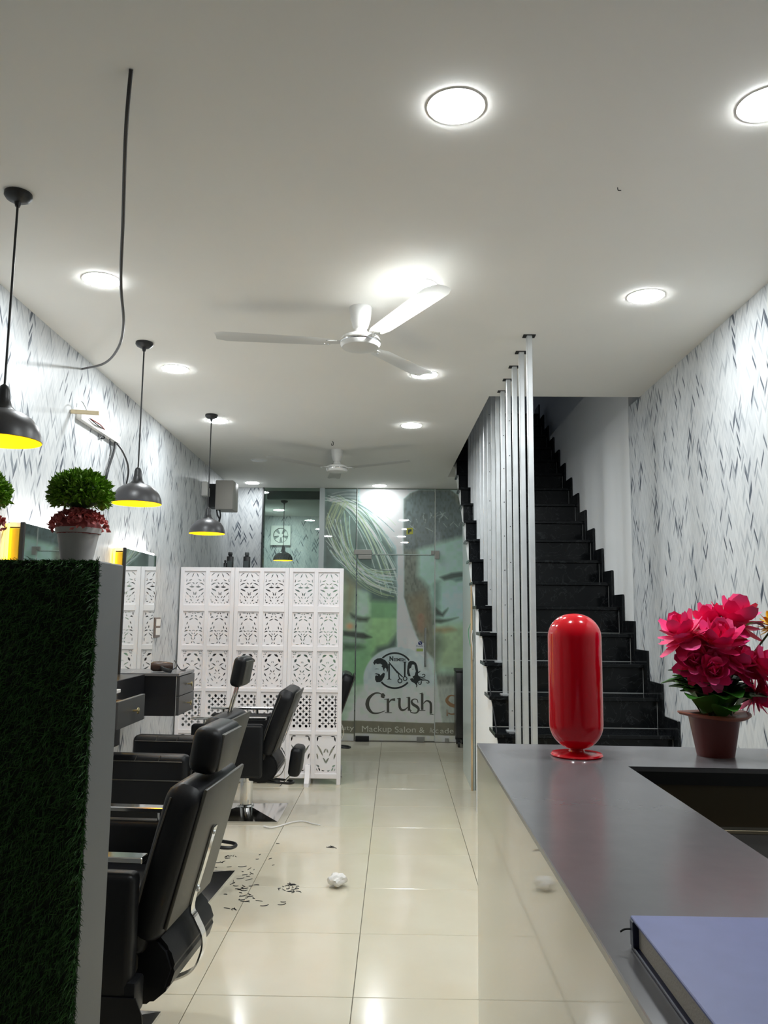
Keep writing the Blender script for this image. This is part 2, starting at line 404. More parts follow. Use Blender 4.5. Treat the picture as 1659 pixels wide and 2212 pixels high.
# ------------------------------------------------------------------ ceiling downlights
def downlight(x, y, lab, lit=True, r=0.078):
    p = thing('ceiling_downlight', lab, 'ceiling light', (x, y, ZC), 0, 'round ceiling downlights')
    rim = B(); lathe(rim, [(r+.006, 0.0), (r+.006, -0.002), (r-.002, -0.002), (r-.002, 0.0)], 40, cap=False); obj('rim', rim, WHITEPL, p)
    d = B(); lathe(d, [(0, -0.006), (r*.7, -0.0058), (r-.004, -0.005), (r-.002, -0.0042), (r-.002, -0.002)], 40, cap=False); obj('diffuser', d, {1: DIFF_ON, 0: DIFF_OFF, 2: DIFF_DIM}[int(lit)], p)
    return p
for (px, py, lab) in [
    (985, 230, 'largest round downlight near the top of the ceiling, nearest above the counter'),
    (1659, 225, 'round downlight cut by the right edge of the picture'),
    (1395, 640, 'round downlight beside the right papered wall, in front of the stairwell'),
    (220, 605, 'round downlight beside the dangling cable, near the left wall'),
    (378, 797, 'round downlight between the two nearer hanging lamps'),
    (470, 909, 'round downlight beside the ceiling rose of the third hanging lamp'),
    (545, 1043, 'small round downlight at the back beside the grey switch box'),
    (905, 618, 'round downlight behind the raised blade of the near ceiling fan'),
    (917, 809, 'round downlight behind the tip of the far pointing fan blade'),
    (889, 919, 'round downlight midway between the near fan and the stairs'),
    (820, 1049, 'round downlight right before the printed glass at the back')]:
    q = at_z(px, py, ZC); downlight(q.x, q.y, lab, 2 if q.y > 8.5 else 1)
q = at_z(560, 994, ZC); downlight(q.x, q.y, 'unlit round downlight in the dim rear part of the ceiling', False)
downlight(-1.70, 11.35, 'round downlight seen through the clear glass in the far room')

# ------------------------------------------------------------------ ceiling fans
def make_fan(lab, loc, a0, drop):
    p = thing('ceiling_fan', lab, 'ceiling fan', loc, 0, 'white three blade ceiling fans')
    can = B(); lathe(can, [(0.0, 0), (0.055, 0), (0.054, -0.01), (0.048, -0.06), (0.036, -0.10), (0.020, -0.115), (0, -0.115)], 32); obj('canopy', can, FANWHITE, p)
    rod = B(); cyl(rod, (0, 0, -0.11), (0, 0, -drop+.035), 0.011); obj('down_rod', rod, mat('rod_dark', (0.05, 0.05, 0.05), .4), p)
    cup = B(); lathe(cup, [(0.012, -drop+.075), (0.03, -drop+.055), (0.042, -drop+.028), (0.012, -drop+.026)], 24); obj('lower_cup', cup, FANWHITE, p)
    mo = B(); lathe(mo, [(0, -drop+.03), (0.06, -drop+.028), (0.088, -drop+.016), (0.097, -drop), (0.097, -drop-.018), (0.088, -drop-.034), (0.062, -drop-.042), (0, -drop-.046)], 40); obj('motor_housing', mo, FANWHITE, p)
    rg = B(); lathe(rg, [(0.0975, -drop-.002), (0.0995, -drop-.005), (0.0995, -drop-.011), (0.0975, -drop-.014)], 40, cap=False); obj('trim_ring', rg, CHROME, p)
    wi = B(); tube(wi, [(0.012, -.01, -.115), (-.03, -.02, -.13), (-.052, -.02, -drop+.03)], 0.003, 6); obj('supply_wire', wi, BLACKP, p)
    for i in range(3):
        a = a0+i*2*PI/3
        ir = B(); box(ir, (0.125, 0, -drop-.007), (0.08, 0.032, 0.005), (0.12, 0, 0)); 
        bl_o = B()
        n = 12; top = []; 
        L0, L1 = 0.145, 0.700
        prof_ = []
        for q in range(n+1):
            t = q/n; x = L0+(L1-L0)*t; w0 = 0.050+0.014*t
            if t > .93: w0 *= math.sqrt(max(0.0, 1-((t-.93)/.07)**2*.55))
            if t < .06: w0 *= .7+.3*(t/.06)
            prof_.append((x, w0))
        rows = []
        for x, hw in prof_:
            rr = []
            for s in (-1, -.5, 0, .5, 1):
                y = hw*s; z = 0.02*y+0.008*(1-s*s)+.030*(x/L1)
                rr.append(bl_o.verts.new((x, y, z-drop-.012)))
            rows.append(rr)
        for u, v in zip(rows, rows[1:]):
            for j in range(4): bl_o.faces.new((u[j], u[j+1], v[j+1], v[j]))
        bmesh.ops.solidify(bl_o, geom=bl_o.faces[:], thickness=0.0022)
        for b_ in (ir, bl_o): bmesh.ops.rotate(b_, verts=b_.verts, cent=(0, 0, 0), matrix=Matrix.Rotation(a, 3, 'Z'))
        bo = obj('blade', bl_o, FANWHITE, p); obj('blade_iron', ir, FANWHITE, bo)
        sc = B()
        for sx in (0.155, 0.172): lathe(sc, [(0.004, -.003), (0.004, .0)], 8, Matrix.Rotation(a, 4, 'Z') @ Matrix.Translation((sx, 0.006*(1 if sx > .16 else -1), -drop-.016)))
        obj('blade_screws', sc, STEEL, bo)
    return p
make_fan('near white ceiling fan with three blades, above the middle of the room', (-0.183, 3.690, ZC), math.radians(61), 0.165)
make_fan('far white ceiling fan with exposed rod, near the printed glass', (-0.546, 7.07, ZC), math.radians(97), 0.165)
hk = at_z(718, 953, ZC)
tag(obj('ceiling_hook', tube(B(), [(hk.x, hk.y, ZC), (hk.x+.008, hk.y, ZC-.015), (hk.x+.006, hk.y, ZC-.035), (hk.x-.006, hk.y, ZC-.035), (hk.x-.008, hk.y, ZC-.02)], 0.003, 6), BLACKP), 'tiny black hook in the ceiling in front of the far fan', 'hook')
hk = at_z(1334, 405, ZC)
tag(obj('wire_stub', tube(B(), [(hk.x, hk.y, ZC), (hk.x+.002, hk.y, ZC-.010), (hk.x+.010, hk.y-.006, ZC-.014)], 0.0016, 6), BLACKP), 'tiny wire stub poking from the bare ceiling at upper right', 'wire')

# ------------------------------------------------------------------ pendant lamps
def make_pendant(lab, loc, group='black dome hanging lamps', zr=2.004):
    p = thing('pendant_lamp', lab, 'pendant lamp', (loc[0], loc[1], ZC), 0, group)
    D = ZC-zr
    c = B(); lathe(c, [(0, 0), (0.046, 0), (0.047, -0.012), (0.040, -0.022), (0.026, -0.030), (0.012, -0.034), (0.008, -0.05), (0, -0.05)], 32); obj('ceiling_rose', c, BLACKP, p)
    wv = B(); cyl(wv, (0, 0, -0.045), (0, 0, -D+.185), 0.0042, n=8); obj('cord', wv, BLACKP, p)
    nk = B(); lathe(nk, [(0.005, -D+.198), (0.014, -D+.19), (0.019, -D+.175), (0.021, -D+.15), (0.028, -D+.122), (0.044, -D+.105)], 32, cap=False); obj('neck', nk, BLACKP, p)
    sh = B(); pr = [(0.044, -D+.106), (0.070, -D+.097), (0.098, -D+.078), (0.118, -D+.050), (0.128, -D+.022), (0.131, -D)]
    lathe(sh, pr, 48, cap=False); so = obj('shade', sh, LAMPOUT, p)
    ins = B(); lathe(ins, [(0.131, -D-.0005)]+[(r-.0022, z-.0022) for r, z in pr[::-1]]+[(0, -D+.104)], 48, cap=False); obj('shade_lining', ins, LAMPIN, so)
    bu = B(); lathe(bu, [(0, -D+.030), (0.014, -D+.034), (0.022, -D+.048), (0.020, -D+.064), (0.012, -D+.08), (0.012, -D+.103)], 20, cap=False); obj('bulb', bu, mat('warm_bulb', (1, .8, .35), .4, emit=24.0, ecol=(1.0, 0.70, 0.22)), p)
    return p
p1 = make_pendant('nearest black dome lamp, cut by the left edge of the picture', at_z(40, 418, ZC))
q = at_z(312, 740, ZC); dup(p1, (q.x, q.y, ZC), 0, 'middle black dome lamp hanging beside the round green topiary')
q = at_z(457, 896, ZC); dup(p1, (q.x, q.y, ZC), 0, 'third black dome lamp hanging above the white carved screen')
make_pendant('small black dome lamp seen behind the clear glass at the back', (-1.49, 10.4), zr=2.11)

# dangling cable from the ceiling to the left wall
cpts = [(283, 150, 1.985), (275, 240, 2.06), (270, 330, 2.18), (266, 470, 2.45), (261, 610, 2.80), (267, 700, 3.15), (255, 752, 3.50), (225, 785, 3.95)]
cp_ = [at_y(x, y, Y) for x, y, Y in cpts]; cp_[0] = at_z(283, 150, ZC)
e_ = at_x(178, 797, wx(4.448)); cp_.append(e_)
tag(obj('dangling_cable', tube(B(), cp_, 0.0058, 8, 8), mat('brown_black_cable', (0.03, 0.026, 0.024), .45)), 'long dark cable dangling from the ceiling to the left wall', 'cable')

# ------------------------------------------------------------------ printed glass front
def W(px, py, off=0.0): return at_y(px, py, YB-off)
def seg_dist(X, Y, P):
    d = np.full(X.shape, 1e9)
    for (x0, y0), (x1, y1) in zip(P, P[1:]):
        dx, dy = x1-x0, y1-y0; L = dx*dx+dy*dy+1e-9
        t = np.clip(((X-x0)*dx+(Y-y0)*dy)/L, 0, 1)
        d = np.minimum(d, np.hypot(X-x0-t*dx, Y-y0-t*dy))
    return d
def inside(X, Y, P):
    c = np.zeros(X.shape, bool); n = len(P)
    for i in range(n):
        x0, y0 = P[i]; x1, y1 = P[(i+1) % n]
        if y0 == y1: continue
        k = ((y0 > Y) != (y1 > Y)) & (X < (x1-x0)*(Y-y0)/(y1-y0)+x0); c ^= k
    return c
def poly(X, Y, P, soft=3.0):
    d = seg_dist(X, Y, list(P)+[P[0]]); s = np.where(inside(X, Y, P), d, -d)
    return np.clip(s/soft*0.5+0.5, 0, 1)
def bez(p0, p1, p2, n=14):
    return [((1-t)**2*p0[0]+2*t*(1-t)*p1[0]+t*t*p2[0], (1-t)**2*p0[1]+2*t*(1-t)*p1[1]+t*t*p2[1]) for t in [i/n for i in range(n+1)]]
_gr = rng.random((96, 96))
def vnoise(X, Y):
    xi = np.floor(X).astype(int); yi = np.floor(Y).astype(int); fx = X-xi; fy = Y-yi
    fx = fx*fx*(3-2*fx); fy = fy*fy*(3-2*fy); g = lambda a, b: _gr[a % 96, b % 96]
    return (g(xi, yi)*(1-fx)+g(xi+1, yi)*fx)*(1-fy)+(g(xi, yi+1)*(1-fx)+g(xi+1, yi+1)*fx)*fy
def lin(c):
    c = np.array(c, float)/255.0; return np.where(c <= .04045, c/12.92, ((c+.055)/1.055)**2.4)
def mural(X, Y):
    X = X.astype(float); Y = Y.astype(float)
    C = np.zeros(X.shape+(3,))
    def mixc(m, col, a=1.0):
        nonlocal C
        m = np.clip(m*a, 0, 1)[..., None]; C = C*(1-m)+np.array(col, float)*m
    C[:] = (176, 202, 204)
    mixc(np.clip((Y-1380)/120, 0, 1), (168, 186, 178)); mixc(np.clip((Y-1480)/90, 0, 1), (196, 204, 194))
    mixc(np.exp(-(((X-835)/70)**2+((Y-1120)/90)**2)), (206, 226, 234))  # pale glow near the ceiling light, put into the film colour
    fine = vnoise(X*.35, Y*.16)
    # woman: hair mass, face
    hair = [(694, 1057), (735, 1057), (800, 1110), (856, 1190), (858, 1300), (830, 1296), (780, 1282), (735, 1262), (694, 1235)]
    mixc(poly(X, Y, hair, 10), (96, 116, 109))
    mixc(poly(X, Y, [(694, 1090), (720, 1110), (735, 1160), (715, 1228), (694, 1230)], 10), (88, 100, 96), .8)
    mixc(poly(X, Y, [(700, 1057), (772, 1057), (772, 1085), (720, 1092)], 8), (120, 132, 130), .9)
    face = [(735, 1262), (790, 1284), (858, 1297), (858, 1385), (838, 1420), (800, 1450), (735, 1600), (694, 1600), (694, 1240)]
    mixc(poly(X, Y, face, 4), (142, 172, 148))
    mixc(poly(X, Y, [(795, 1290), (857, 1298), (857, 1385), (835, 1422), (800, 1452), (790, 1400)], 14), (140, 182, 124), .85)
    mixc(poly(X, Y, [(742, 1380), (800, 1385), (815, 1440), (790, 1480), (742, 1500)], 20), (112, 160, 112), .8)
    mixc(poly(X, Y, [(800, 1300), (856, 1300), (856, 1338), (800, 1338)], 3), (96, 146, 106), .55)
    mixc(poly(X, Y, [(743, 1240), (772, 1270), (760, 1330), (743, 1345)], 12), (128, 124, 92), .8)          # shaded cheek and ear
    mixc(poly(X, Y, [(770, 1278), (795, 1286), (798, 1330), (785, 1340), (770, 1330)], 6), (168, 198, 178), .8)   # nose ridge
    mixc(poly(X, Y, [(757, 1330), (775, 1336), (797, 1338), (792, 1346), (775, 1346), (760, 1340)], 4), (66, 78, 66))
    mixc(poly(X, Y, [(796, 1275), (856, 1288), (856, 1302), (800, 1300)], 6), (70, 88, 84), .9)
    mixc(poly(X, Y, [(742, 1368), (765, 1369), (785, 1371), (803, 1380), (785, 1384), (760, 1381), (742, 1378)], 3), (54, 64, 54))
    mixc(poly(X, Y, [(742, 1382), (785, 1385), (790, 1391), (760, 1395), (742, 1394)], 4), (134, 158, 140))
    mixc(poly(X, Y, [(742, 1395), (775, 1397), (787, 1402), (765, 1409), (742, 1409)], 6), (58, 78, 60), .9)
    mixc(np.exp(-(((X-756)/9)**2+((Y-1358)/8)**2)), (196, 138, 96), .8)
    mixc(poly(X, Y, [(857, 1372), (857, 1400), (805, 1420), (815, 1402), (838, 1396)], 6), (74, 88, 86), .9)
    # pale strip between the two portraits
    mixc(poly(X, Y, [(857, 1057), (873, 1057), (873, 1300), (905, 1390), (935, 1425), (860, 1425), (857, 1380)], 1.6), (190, 200, 204))
    # man: hair, forehead, side, features
    side = [(872, 1078), (885, 1066), (905, 1058), (972, 1058), (990, 1070), (1003, 1110), (1030, 1110), (1030, 1600), (960, 1600), (938, 1425), (908, 1395), (885, 1335), (872, 1290)]
    m_side = poly(X, Y, side, 2)
    mixc(m_side, (118, 124, 112))
    mixc(poly(X, Y, [(872, 1078), (905, 1058), (972, 1058), (1003, 1110), (1030, 1110), (1030, 1160), (960, 1172), (905, 1188), (872, 1188)], 6)*m_side, (96, 108, 108))
    mixc(m_side*np.clip(fine-.45, 0, 1)*1.2, (64, 70, 66), .8)
    fore = [(903, 1186), (955, 1174), (1030, 1155), (1030, 1460), (945, 1460), (938, 1330), (925, 1270), (902, 1245)]
    mixc(poly(X, Y, fore, 7), (158, 192, 178))
    mixc(poly(X, Y, [(945, 1280), (1030, 1270), (1030, 1340), (965, 1335)], 14), (168, 208, 198), .8)
    mixc(poly(X, Y, [(945, 1360), (1030, 1350), (1030, 1460), (945, 1450)], 14), (150, 172, 132), .9)
    mixc(poly(X, Y, [(938, 1262), (950, 1262), (948, 1340), (938, 1345)], 7), (92, 118, 108), .8)
    mixc(poly(X, Y, [(950, 1252), (975, 1243), (1012, 1238), (1012, 1250), (985, 1254), (960, 1259)], 3), (74, 88, 82))
    mixc(poly(X, Y, [(975, 1256), (1012, 1248), (1012, 1256), (985, 1262)], 3), (96, 124, 116), .9)
    mixc(poly(X, Y, [(940, 1318), (955, 1330), (968, 1319), (966, 1324), (957, 1338), (942, 1334)], 3), (62, 74, 68))
    mixc(poly(X, Y, [(938, 1343), (965, 1344), (990, 1339), (975, 1345), (952, 1352), (938, 1350)], 3), (70, 84, 72))
    mixc(poly(X, Y, [(938, 1362), (975, 1360), (985, 1366), (960, 1372), (938, 1372)], 5), (150, 122, 84), .7)
    mixc(poly(X, Y, [(925, 1385), (950, 1372), (960, 1400), (945, 1430), (930, 1418)], 10), (92, 104, 84), .8)
    mixc(poly(X, Y, [(880, 1290), (915, 1280), (932, 1340), (920, 1390), (895, 1360)], 10), (126, 118, 96), .8)
    # strands of hair
    r2 = np.random.default_rng(3)
    root = (716, 1078)
    for i in range(78):
        t = i/77.0
        if t < .45:
            e = (858-40*r2.random(), 1130+t*330+20*r2.random()); c = (775+30*r2.random(), 1075+60*t)
        else:
            e = (857-25*r2.random(), 1222+(t-.45)*120+14*r2.random()); c = (735+30*r2.random(), 1215+55*t)
        s = (root[0]+10*r2.standard_normal(), root[1]+4*r2.standard_normal()) if t < .45 else (700+55*r2.random(), 1105+100*r2.random())
        d = seg_dist(X, Y, bez(s, c, e)); wd = 0.5+0.9*r2.random()
        colr = [(196, 214, 196), (176, 206, 196), (74, 92, 86), (150, 170, 128), (206, 224, 214)][r2.integers(0, 5)]
        mixc(np.clip(1.3-d/wd, 0, 1), colr, .75)
    for i in range(9):
        y0 = 1058+i*3.2; d = seg_dist(X, Y, bez((712, y0+10), (740, y0), (773, y0+3*i*.4+2))); mixc(np.clip(1.2-d/1.0, 0, 1), [(176, 186, 184), (92, 104, 102)][i % 2], .6)
    for i in range(16):
        x0 = 698+r2.random()*34; d = seg_dist(X, Y, bez((x0+16, 1086), (x0+4, 1110), (x0-6*r2.random(), 1120+r2.random()*26))); mixc(np.clip(1.2-d/1.1, 0, 1), (160, 172, 130), .6)
    for i in range(22):
        x0 = 880+r2.random()*120; y0 = 1105+35*r2.random(); d = seg_dist(X, Y, [(x0, y0), (x0+6*r2.standard_normal(), y0+8)]); mixc(np.clip(1.1-d/.8, 0, 1)*m_side, (186, 198, 194), .7)
    # pale halo disc behind the logo and the pale foot of the film
    mixc(np.clip((75-np.hypot((X-861)/1.0, (Y-1470)/.92))/3+.5, 0, 1)*(Y < 1520), (172, 186, 188))
    mixc(np.clip((Y-1478)/10, 0, 1)*(Y < 1562)*np.clip((X-735)/20, 0, 1), (190, 198, 188), .55)
    band = np.clip((Y-(1558.0+(X-740)*.022))/1.2+.5, 0, 1)*np.clip(((1584.5+(X-740)*.022)-Y)/1.2+.5, 0, 1)
    mixc(band, (104, 101, 84))
    mixc((Y > 1585+(X-740)*.022).astype(float), (196, 198, 180))
    C *= (0.95+0.1*vnoise(X*.12, Y*.12))[..., None]
    L = lin(np.clip(C, 0, 255))
    return np.clip(L*1.6+.01, 0, .82)          # ink densities of the pale film
def film(name, x0, x1, y0, y1, parent, step=1.25):
    """flat printed film on the glass between two pixel columns and rows"""
    nx = max(2, int((x1-x0)/step)); ny = max(2, int((y1-y0)/step))
    xs = np.linspace(x0, x1, nx+1); ys = np.linspace(y0, y1, ny+1); PX, PY = np.meshgrid(xs, ys)
    a, b, c, d = [W(x, y, 0.0065) for x, y in ((x0, y0), (x1, y0), (x0, y1), (x1, y1))]
    # the panel itself is a true upright rectangle
    L, Rr, T, Bt = (a.x+c.x)/2, (b.x+d.x)/2, (a.z+b.z)/2, (c.z+d.z)/2
    ux = (PX-x0)/(x1-x0); uy = (PY-y0)/(y1-y0)
    co = np.stack([L+(Rr-L)*ux, np.full(PX.shape, YB-.0065), T+(Bt-T)*uy], -1).reshape(-1, 3)
    ii = np.arange((nx+1)*(ny+1)).reshape(ny+1, nx+1)
    fc = np.stack([ii[:-1, :-1], ii[1:, :-1], ii[1:, 1:], ii[:-1, 1:]], -1).reshape(-1, 4)
    me = bpy.data.meshes.new(name); me.from_pydata(co.tolist(), [], fc.tolist())
    at = me.color_attributes.new('print', 'FLOAT_COLOR', 'POINT')
    cc = np.ones((co.shape[0], 4)); cc[:, :3] = mural(PX, PY).reshape(-1, 3); at.data.foreach_set('color', cc.ravel())
    return obj(name, me, FILM, parent, smooth=False)
def pane(name, x0, x1, z0, z1, m=CLEAR, parent=None):
    return obj(name, bx(B(), x0, x1, YB-.005, YB+.005, z0, z1, 0.001, 1), m, parent, smooth=False)
def WXp(px, py=1330): return W(px, py).x
def WZp(py, px=850): return W(px, py).z
x_a, x_b, x_c, x_d, x_e = WXp(570), WXp(690), WXp(768.5), WXp(939), 1.25
z_d = WZp(1198)
w1 = struct(pane('window_1', -1.578, WXp(686), 0.0, ZC)); 
w2 = struct(pane('window_2', WXp(697), x_c-.003, 0.0, ZC))
w3 = struct(pane('window_3', x_c+.0, x_d, z_d+.004, ZC))
w4 = struct(pane('window_4', x_d+.003, x_e, 0.0, ZC))
d1 = struct(pane('door_1', x_c+.003, x_d-.003, 0.012, z_d-.004))
struct(obj('trim_2', bx(B(), WXp(686), WXp(697), YB-.03, YB+.03, 0, ZC), mat('pale_post', (0.62, 0.68, 0.68), .4), smooth=False))
struct(obj('trim_3', bx(B(), -1.590, -1.574, YB-.02, YB+.02, 0, ZC), mat('dark_edge', (0.03, 0.035, 0.035), .4), smooth=False))
film('film', 697, 767.8, 1056.5, 1600, w2)
film('film', 769.2, 938.4, 1057, 1197, w3)
film('film', 939.6, 1030, 1058.5, 1603, w4)
film('film', 769.4, 938.2, 1199.2, 1600, d1)
MORTG = mat('clear_seal', (0.62, 0.70, 0.66), .3)
obj('seal', bx(B(), x_c-.004, x_c+.004, YB-.009, YB+.004, z_d, ZC), MORTG, w3, smooth=False)
obj('seal', bx(B(), x_c, x_d, YB-.009, YB+.004, z_d-.003, z_d+.004), MORTG, w3, smooth=False)
obj('seal', bx(B(), x_d-.002, x_d+.006, YB-.010, YB+.004, 0, ZC), mat('pale_seal', (0.70, 0.74, 0.70), .3), w4, smooth=False)
PATCH = mat('patch_metal', (0.36, 0.35, 0.32), .45, .3)
def fitting(par, x0, x1, y0, y1, m=PATCH, th=0.02):
    a, b = W(x0, y0), W(x1, y1)
    return obj('patch_fitting', bx(B(), a.x, b.x, YB-.008-th, YB-.006, b.z, a.z, 0.002, 1), m, par)
fitting(w3, 765, 803, 1187.5, 1198); fitting(d1, 774, 803, 1199, 1208)
fitting(w4, 940, 949, 1190, 1208); fitting(w3, 931, 938.5, 1190, 1198)
fitting(d1, 768, 797, 1589, 1601, BLACKP, .03); fitting(d1, 900, 917, 1591, 1602)
fitting(w4, 961, 969, 1594, 1603, mat('small_lock', (0.45, 0.44, 0.40), .4, .5))
a, b = W(918.5, 1356), W(918.5, 1440)
hb = B(); cyl(hb, (a.x, YB-.06, b.z), (a.x, YB-.06, a.z), 0.013, n=14); cyl(hb, (a.x, YB-.06, b.z+.08), (a.x, YB-.006, b.z+.08), .007); cyl(hb, (a.x, YB-.06, a.z-.08), (a.x, YB-.006, a.z-.08), .007)
obj('door_handle', hb, CHROME, d1)
# ---- lettering and logo on the film, as thin cut vinyl
VINYL = mat('dark_vinyl_print', (0.016, 0.024, 0.026), .4); GREYL = mat('grey_vinyl_print', (0.085, 0.085, 0.07), .4)
def decal(name, polys, m, parent, off=0.0078):
    """polygons given in photograph pixels, laid flat on the glass"""
    P3 = [[(lambda q: (q.x, q.z))(W(x, y)) for x, y in P] for P in polys]
    me = fill2d(P3); me.transform(Matrix.Rotation(PI/2, 4, 'X')); me.transform(Matrix.Translation((0, YB-off, 0)))
    return obj(name, me, m, parent, smooth=False)
def rib(pts, ws, n=1, smooth=True):
    P = smooth_path([(x, y, 0) for x, y in pts], 8) if smooth else [Vector((x, y, 0)) for x, y in pts]
    L, Rr = [], []
    for i, p in enumerate(P):
        t = (P[min(i+1, len(P)-1)]-P[max(i-1, 0)]); t.normalize(); nn = Vector((-t.y, t.x, 0))
        u = i/(len(P)-1)*(len(ws)-1); k = min(int(u), len(ws)-2); w_ = (ws[k]*(1-(u-k))+ws[k+1]*(u-k))/2
        L.append((p+nn*w_)[:2]); Rr.append((p-nn*w_)[:2])
    return L+Rr[::-1]
def ringp(cx, cy, r, n=48, a0=0, a1=2*PI): return [(cx+r*math.cos(a0+(a1-a0)*i/n), cy+r*math.sin(a0+(a1-a0)*i/n)) for i in range(n)]
def arcrib(cx, cy, r, a0, a1, w_, n=16): return rib([(cx+r*math.cos(math.radians(a0+(a1-a0)*i/n)), cy+r*math.sin(math.radians(a0+(a1-a0)*i/n))) for i in range(n+1)], [w_, w_], smooth=False)
def pc(L, ox=780, oy=1395, s=160/1659.): return [(ox+x*s, oy+y*s) for x, y in L]
lg = []
S_ = 160/1659.
lc = (780+755*S_, 1395+555*S_)
lg_parts = [arcrib(lc[0], lc[1], 393*S_, -135, -35, 38*S_), arcrib(lc[0], lc[1], 393*S_, 42, 140, 40*S_)]
for i_, P in enumerate(lg_parts): decal('logo_ring', [P], VINYL, d1)
for P in [pc([(605, 400), (645, 400), (645, 735), (690, 755), (575, 755), (610, 735)]), pc([(915, 355), (1030, 355), (1000, 375), (995, 690), (960, 690), (960, 375)])]: decal('logo_letter', [P], VINYL, d1)
decal('logo_scissors', [pc([(605, 320), (650, 380), (790, 540), (850, 600), (940, 690), (930, 712), (850, 640), (800, 610), (760, 560), (640, 410)])], VINYL, d1)
decal('logo_scissors', [pc(rib([(835, 620), (850, 700), (868, 735)], [18, 26]))], VINYL, d1, .0079)
decal('logo_scissors', [pc(ringp(870, 785, 55)), pc(ringp(870, 785, 33))], VINYL, d1, .0080)
decal('logo_scissors', [pc(ringp(985, 735, 52)), pc(ringp(985, 735, 32))], VINYL, d1, .0080)
decal('logo_man_hair', [pc([(270, 380), (300, 320), (360, 285), (450, 275), (540, 320), (590, 380), (600, 420), (605, 480), (600, 560), (580, 610), (570, 520), (545, 490), (520, 520), (525, 580), (500, 540), (480, 480), (455, 460), (480, 430), (430, 400), (360, 410), (330, 390), (300, 430)])], VINYL, d1)
decal('logo_man_beard', [pc([(300, 630), (340, 615), (415, 630), (430, 665), (500, 600), (535, 620), (520, 700), (470, 780), (430, 810), (345, 815), (315, 760), (312, 690), (330, 660), (380, 670), (370, 645)])], VINYL, d1)
decal('logo_man_eye', [pc(rib([(305, 522), (350, 516), (400, 520)], [6, 12, 5]))], VINYL, d1)
decal('logo_woman_hair', [pc([(1030, 560), (1040, 450), (1060, 370), (1100, 338), (1170, 340), (1230, 380), (1260, 450), (1280, 580), (1275, 650), (1310, 700), (1370, 760), (1290, 790), (1255, 850), (1260, 900), (1230, 940), (1235, 880), (1200, 840), (1130, 800), (1090, 740), (1150, 720), (1185, 755), (1150, 690), (1200, 660), (1215, 600), (1225, 570), (1205, 490), (1190, 420), (1140, 420), (1120, 490), (1075, 520), (1085, 600), (1110, 680), (1060, 680), (1030, 620)])], VINYL, d1)
for L_ in ([(1270, 600), (1310, 580), (1330, 560)], [(1290, 690), (1370, 705), (1425, 680), (1420, 640), (1375, 640), (1380, 665)], [(1280, 740), (1370, 740), (1440, 715)], [(1340, 770), (1440, 765), (1510, 790), (1520, 825), (1480, 835), (1465, 812)], [(1350, 790), (1340, 850), (1300, 860), (1285, 820), (1320, 810)]):
    decal('logo_woman_curl', [pc(rib(L_, [26, 20, 10]))], VINYL, d1, .0081)
decal('logo_woman_eye', [pc(rib([(1135, 515), (1160, 525), (1180, 515)], [5, 12, 5]))], VINYL, d1)
def word(txt, px0, px1, pybase, pysize, m, parent, name='lettering', bold=0.0, off=0.0078):
    me = text_mesh(txt, 1.0, bold=bold)
    xs = [v.co.x for v in me.vertices]; a, b = W(px0, pybase), W(px1, pybase); s = (W(px0, pybase).z-W(px0, pybase+pysize).z)
    sxx = (b.x-a.x)/(max(xs)-min(xs))
    me.transform(Matrix.Translation((a.x-min(xs)*sxx, YB-off, a.z)) @ Matrix.Rotation(math.atan2(b.z-a.z, b.x-a.x)*-1.0, 4, 'Y') @ Matrix.Rotation(PI/2, 4, 'X') @ Matrix.Diagonal((sxx, s, 1, 1)))
    return obj(name, me, m, parent, smooth=False)
word('N', 780+636*S_, 780+722*S_, 1395+336*S_, 13.5, VINYL, d1, bold=.05)
word('EEMESH', 780+735*S_, 780+990*S_, 1395+340*S_, 8.4, VINYL, d1, bold=.03)
# "Crush S" in serif strokes (pixel coordinates of the crop 720..1040, 1350..1640)
def q7(L): s = 320/1659.; return [(720+x*s, 1350+y*s) for x, y in L]
serif = {
 'C': [rib(q7([(572, 815), (545, 800), (555, 775), (575, 800)]), [3, 5, 5, 4]), rib(q7([(565, 790), (510, 762), (455, 770), (400, 820), (380, 885), (400, 945), (445, 985), (510, 985), (580, 960)]), [2, 2.6, 4, 7, 8.4, 7, 4, 2.6, 1.2])],
 'r': [rib(q7([(612, 828), (612, 975)]), [5.6, 5.6], smooth=False), rib(q7([(570, 832), (625, 828)]), [1.4, 2.4], smooth=False), rib(q7([(578, 982), (655, 982)]), [1.6, 1.6], smooth=False), rib(q7([(622, 870), (650, 838), (692, 835)]), [1.6, 3.4, 6])],
 'u': [rib(q7([(742, 820), (742, 910), (765, 950), (800, 948), (838, 915)]), [5.4, 5.4, 5, 3.4, 1.4]), rib(q7([(848, 810), (848, 960)]), [5.4, 5.4], smooth=False), rib(q7([(712, 825), (750, 820)]), [1.4, 2], smooth=False), rib(q7([(818, 812), (855, 808)]), [1.4, 2], smooth=False), rib(q7([(845, 955), (878, 958)]), [2, 1.4], smooth=False)],
 's': [rib(q7([(948, 870), (938, 838), (905, 830), (878, 850), (890, 885), (935, 915), (955, 945), (935, 980), (900, 985), (868, 975), (862, 945)]), [1.4, 2, 2.2, 3.6, 6, 6.4, 5, 3, 2, 2.2, 1.4])],
 'h': [rib(q7([(995, 768), (995, 950)]), [5.4, 5.4], smooth=False), rib(q7([(965, 770), (1000, 762)]), [1.4, 2.4], smooth=False), rib(q7([(965, 958), (1030, 958)]), [1.6, 1.6], smooth=False), rib(q7([(1008, 880), (1040, 850), (1075, 858), (1092, 890), (1092, 990)]), [1.6, 3, 4.4, 5.4, 5.4]), rib(q7([(1080, 996), (1122, 1002)]), [2, 1.4], smooth=False)]}
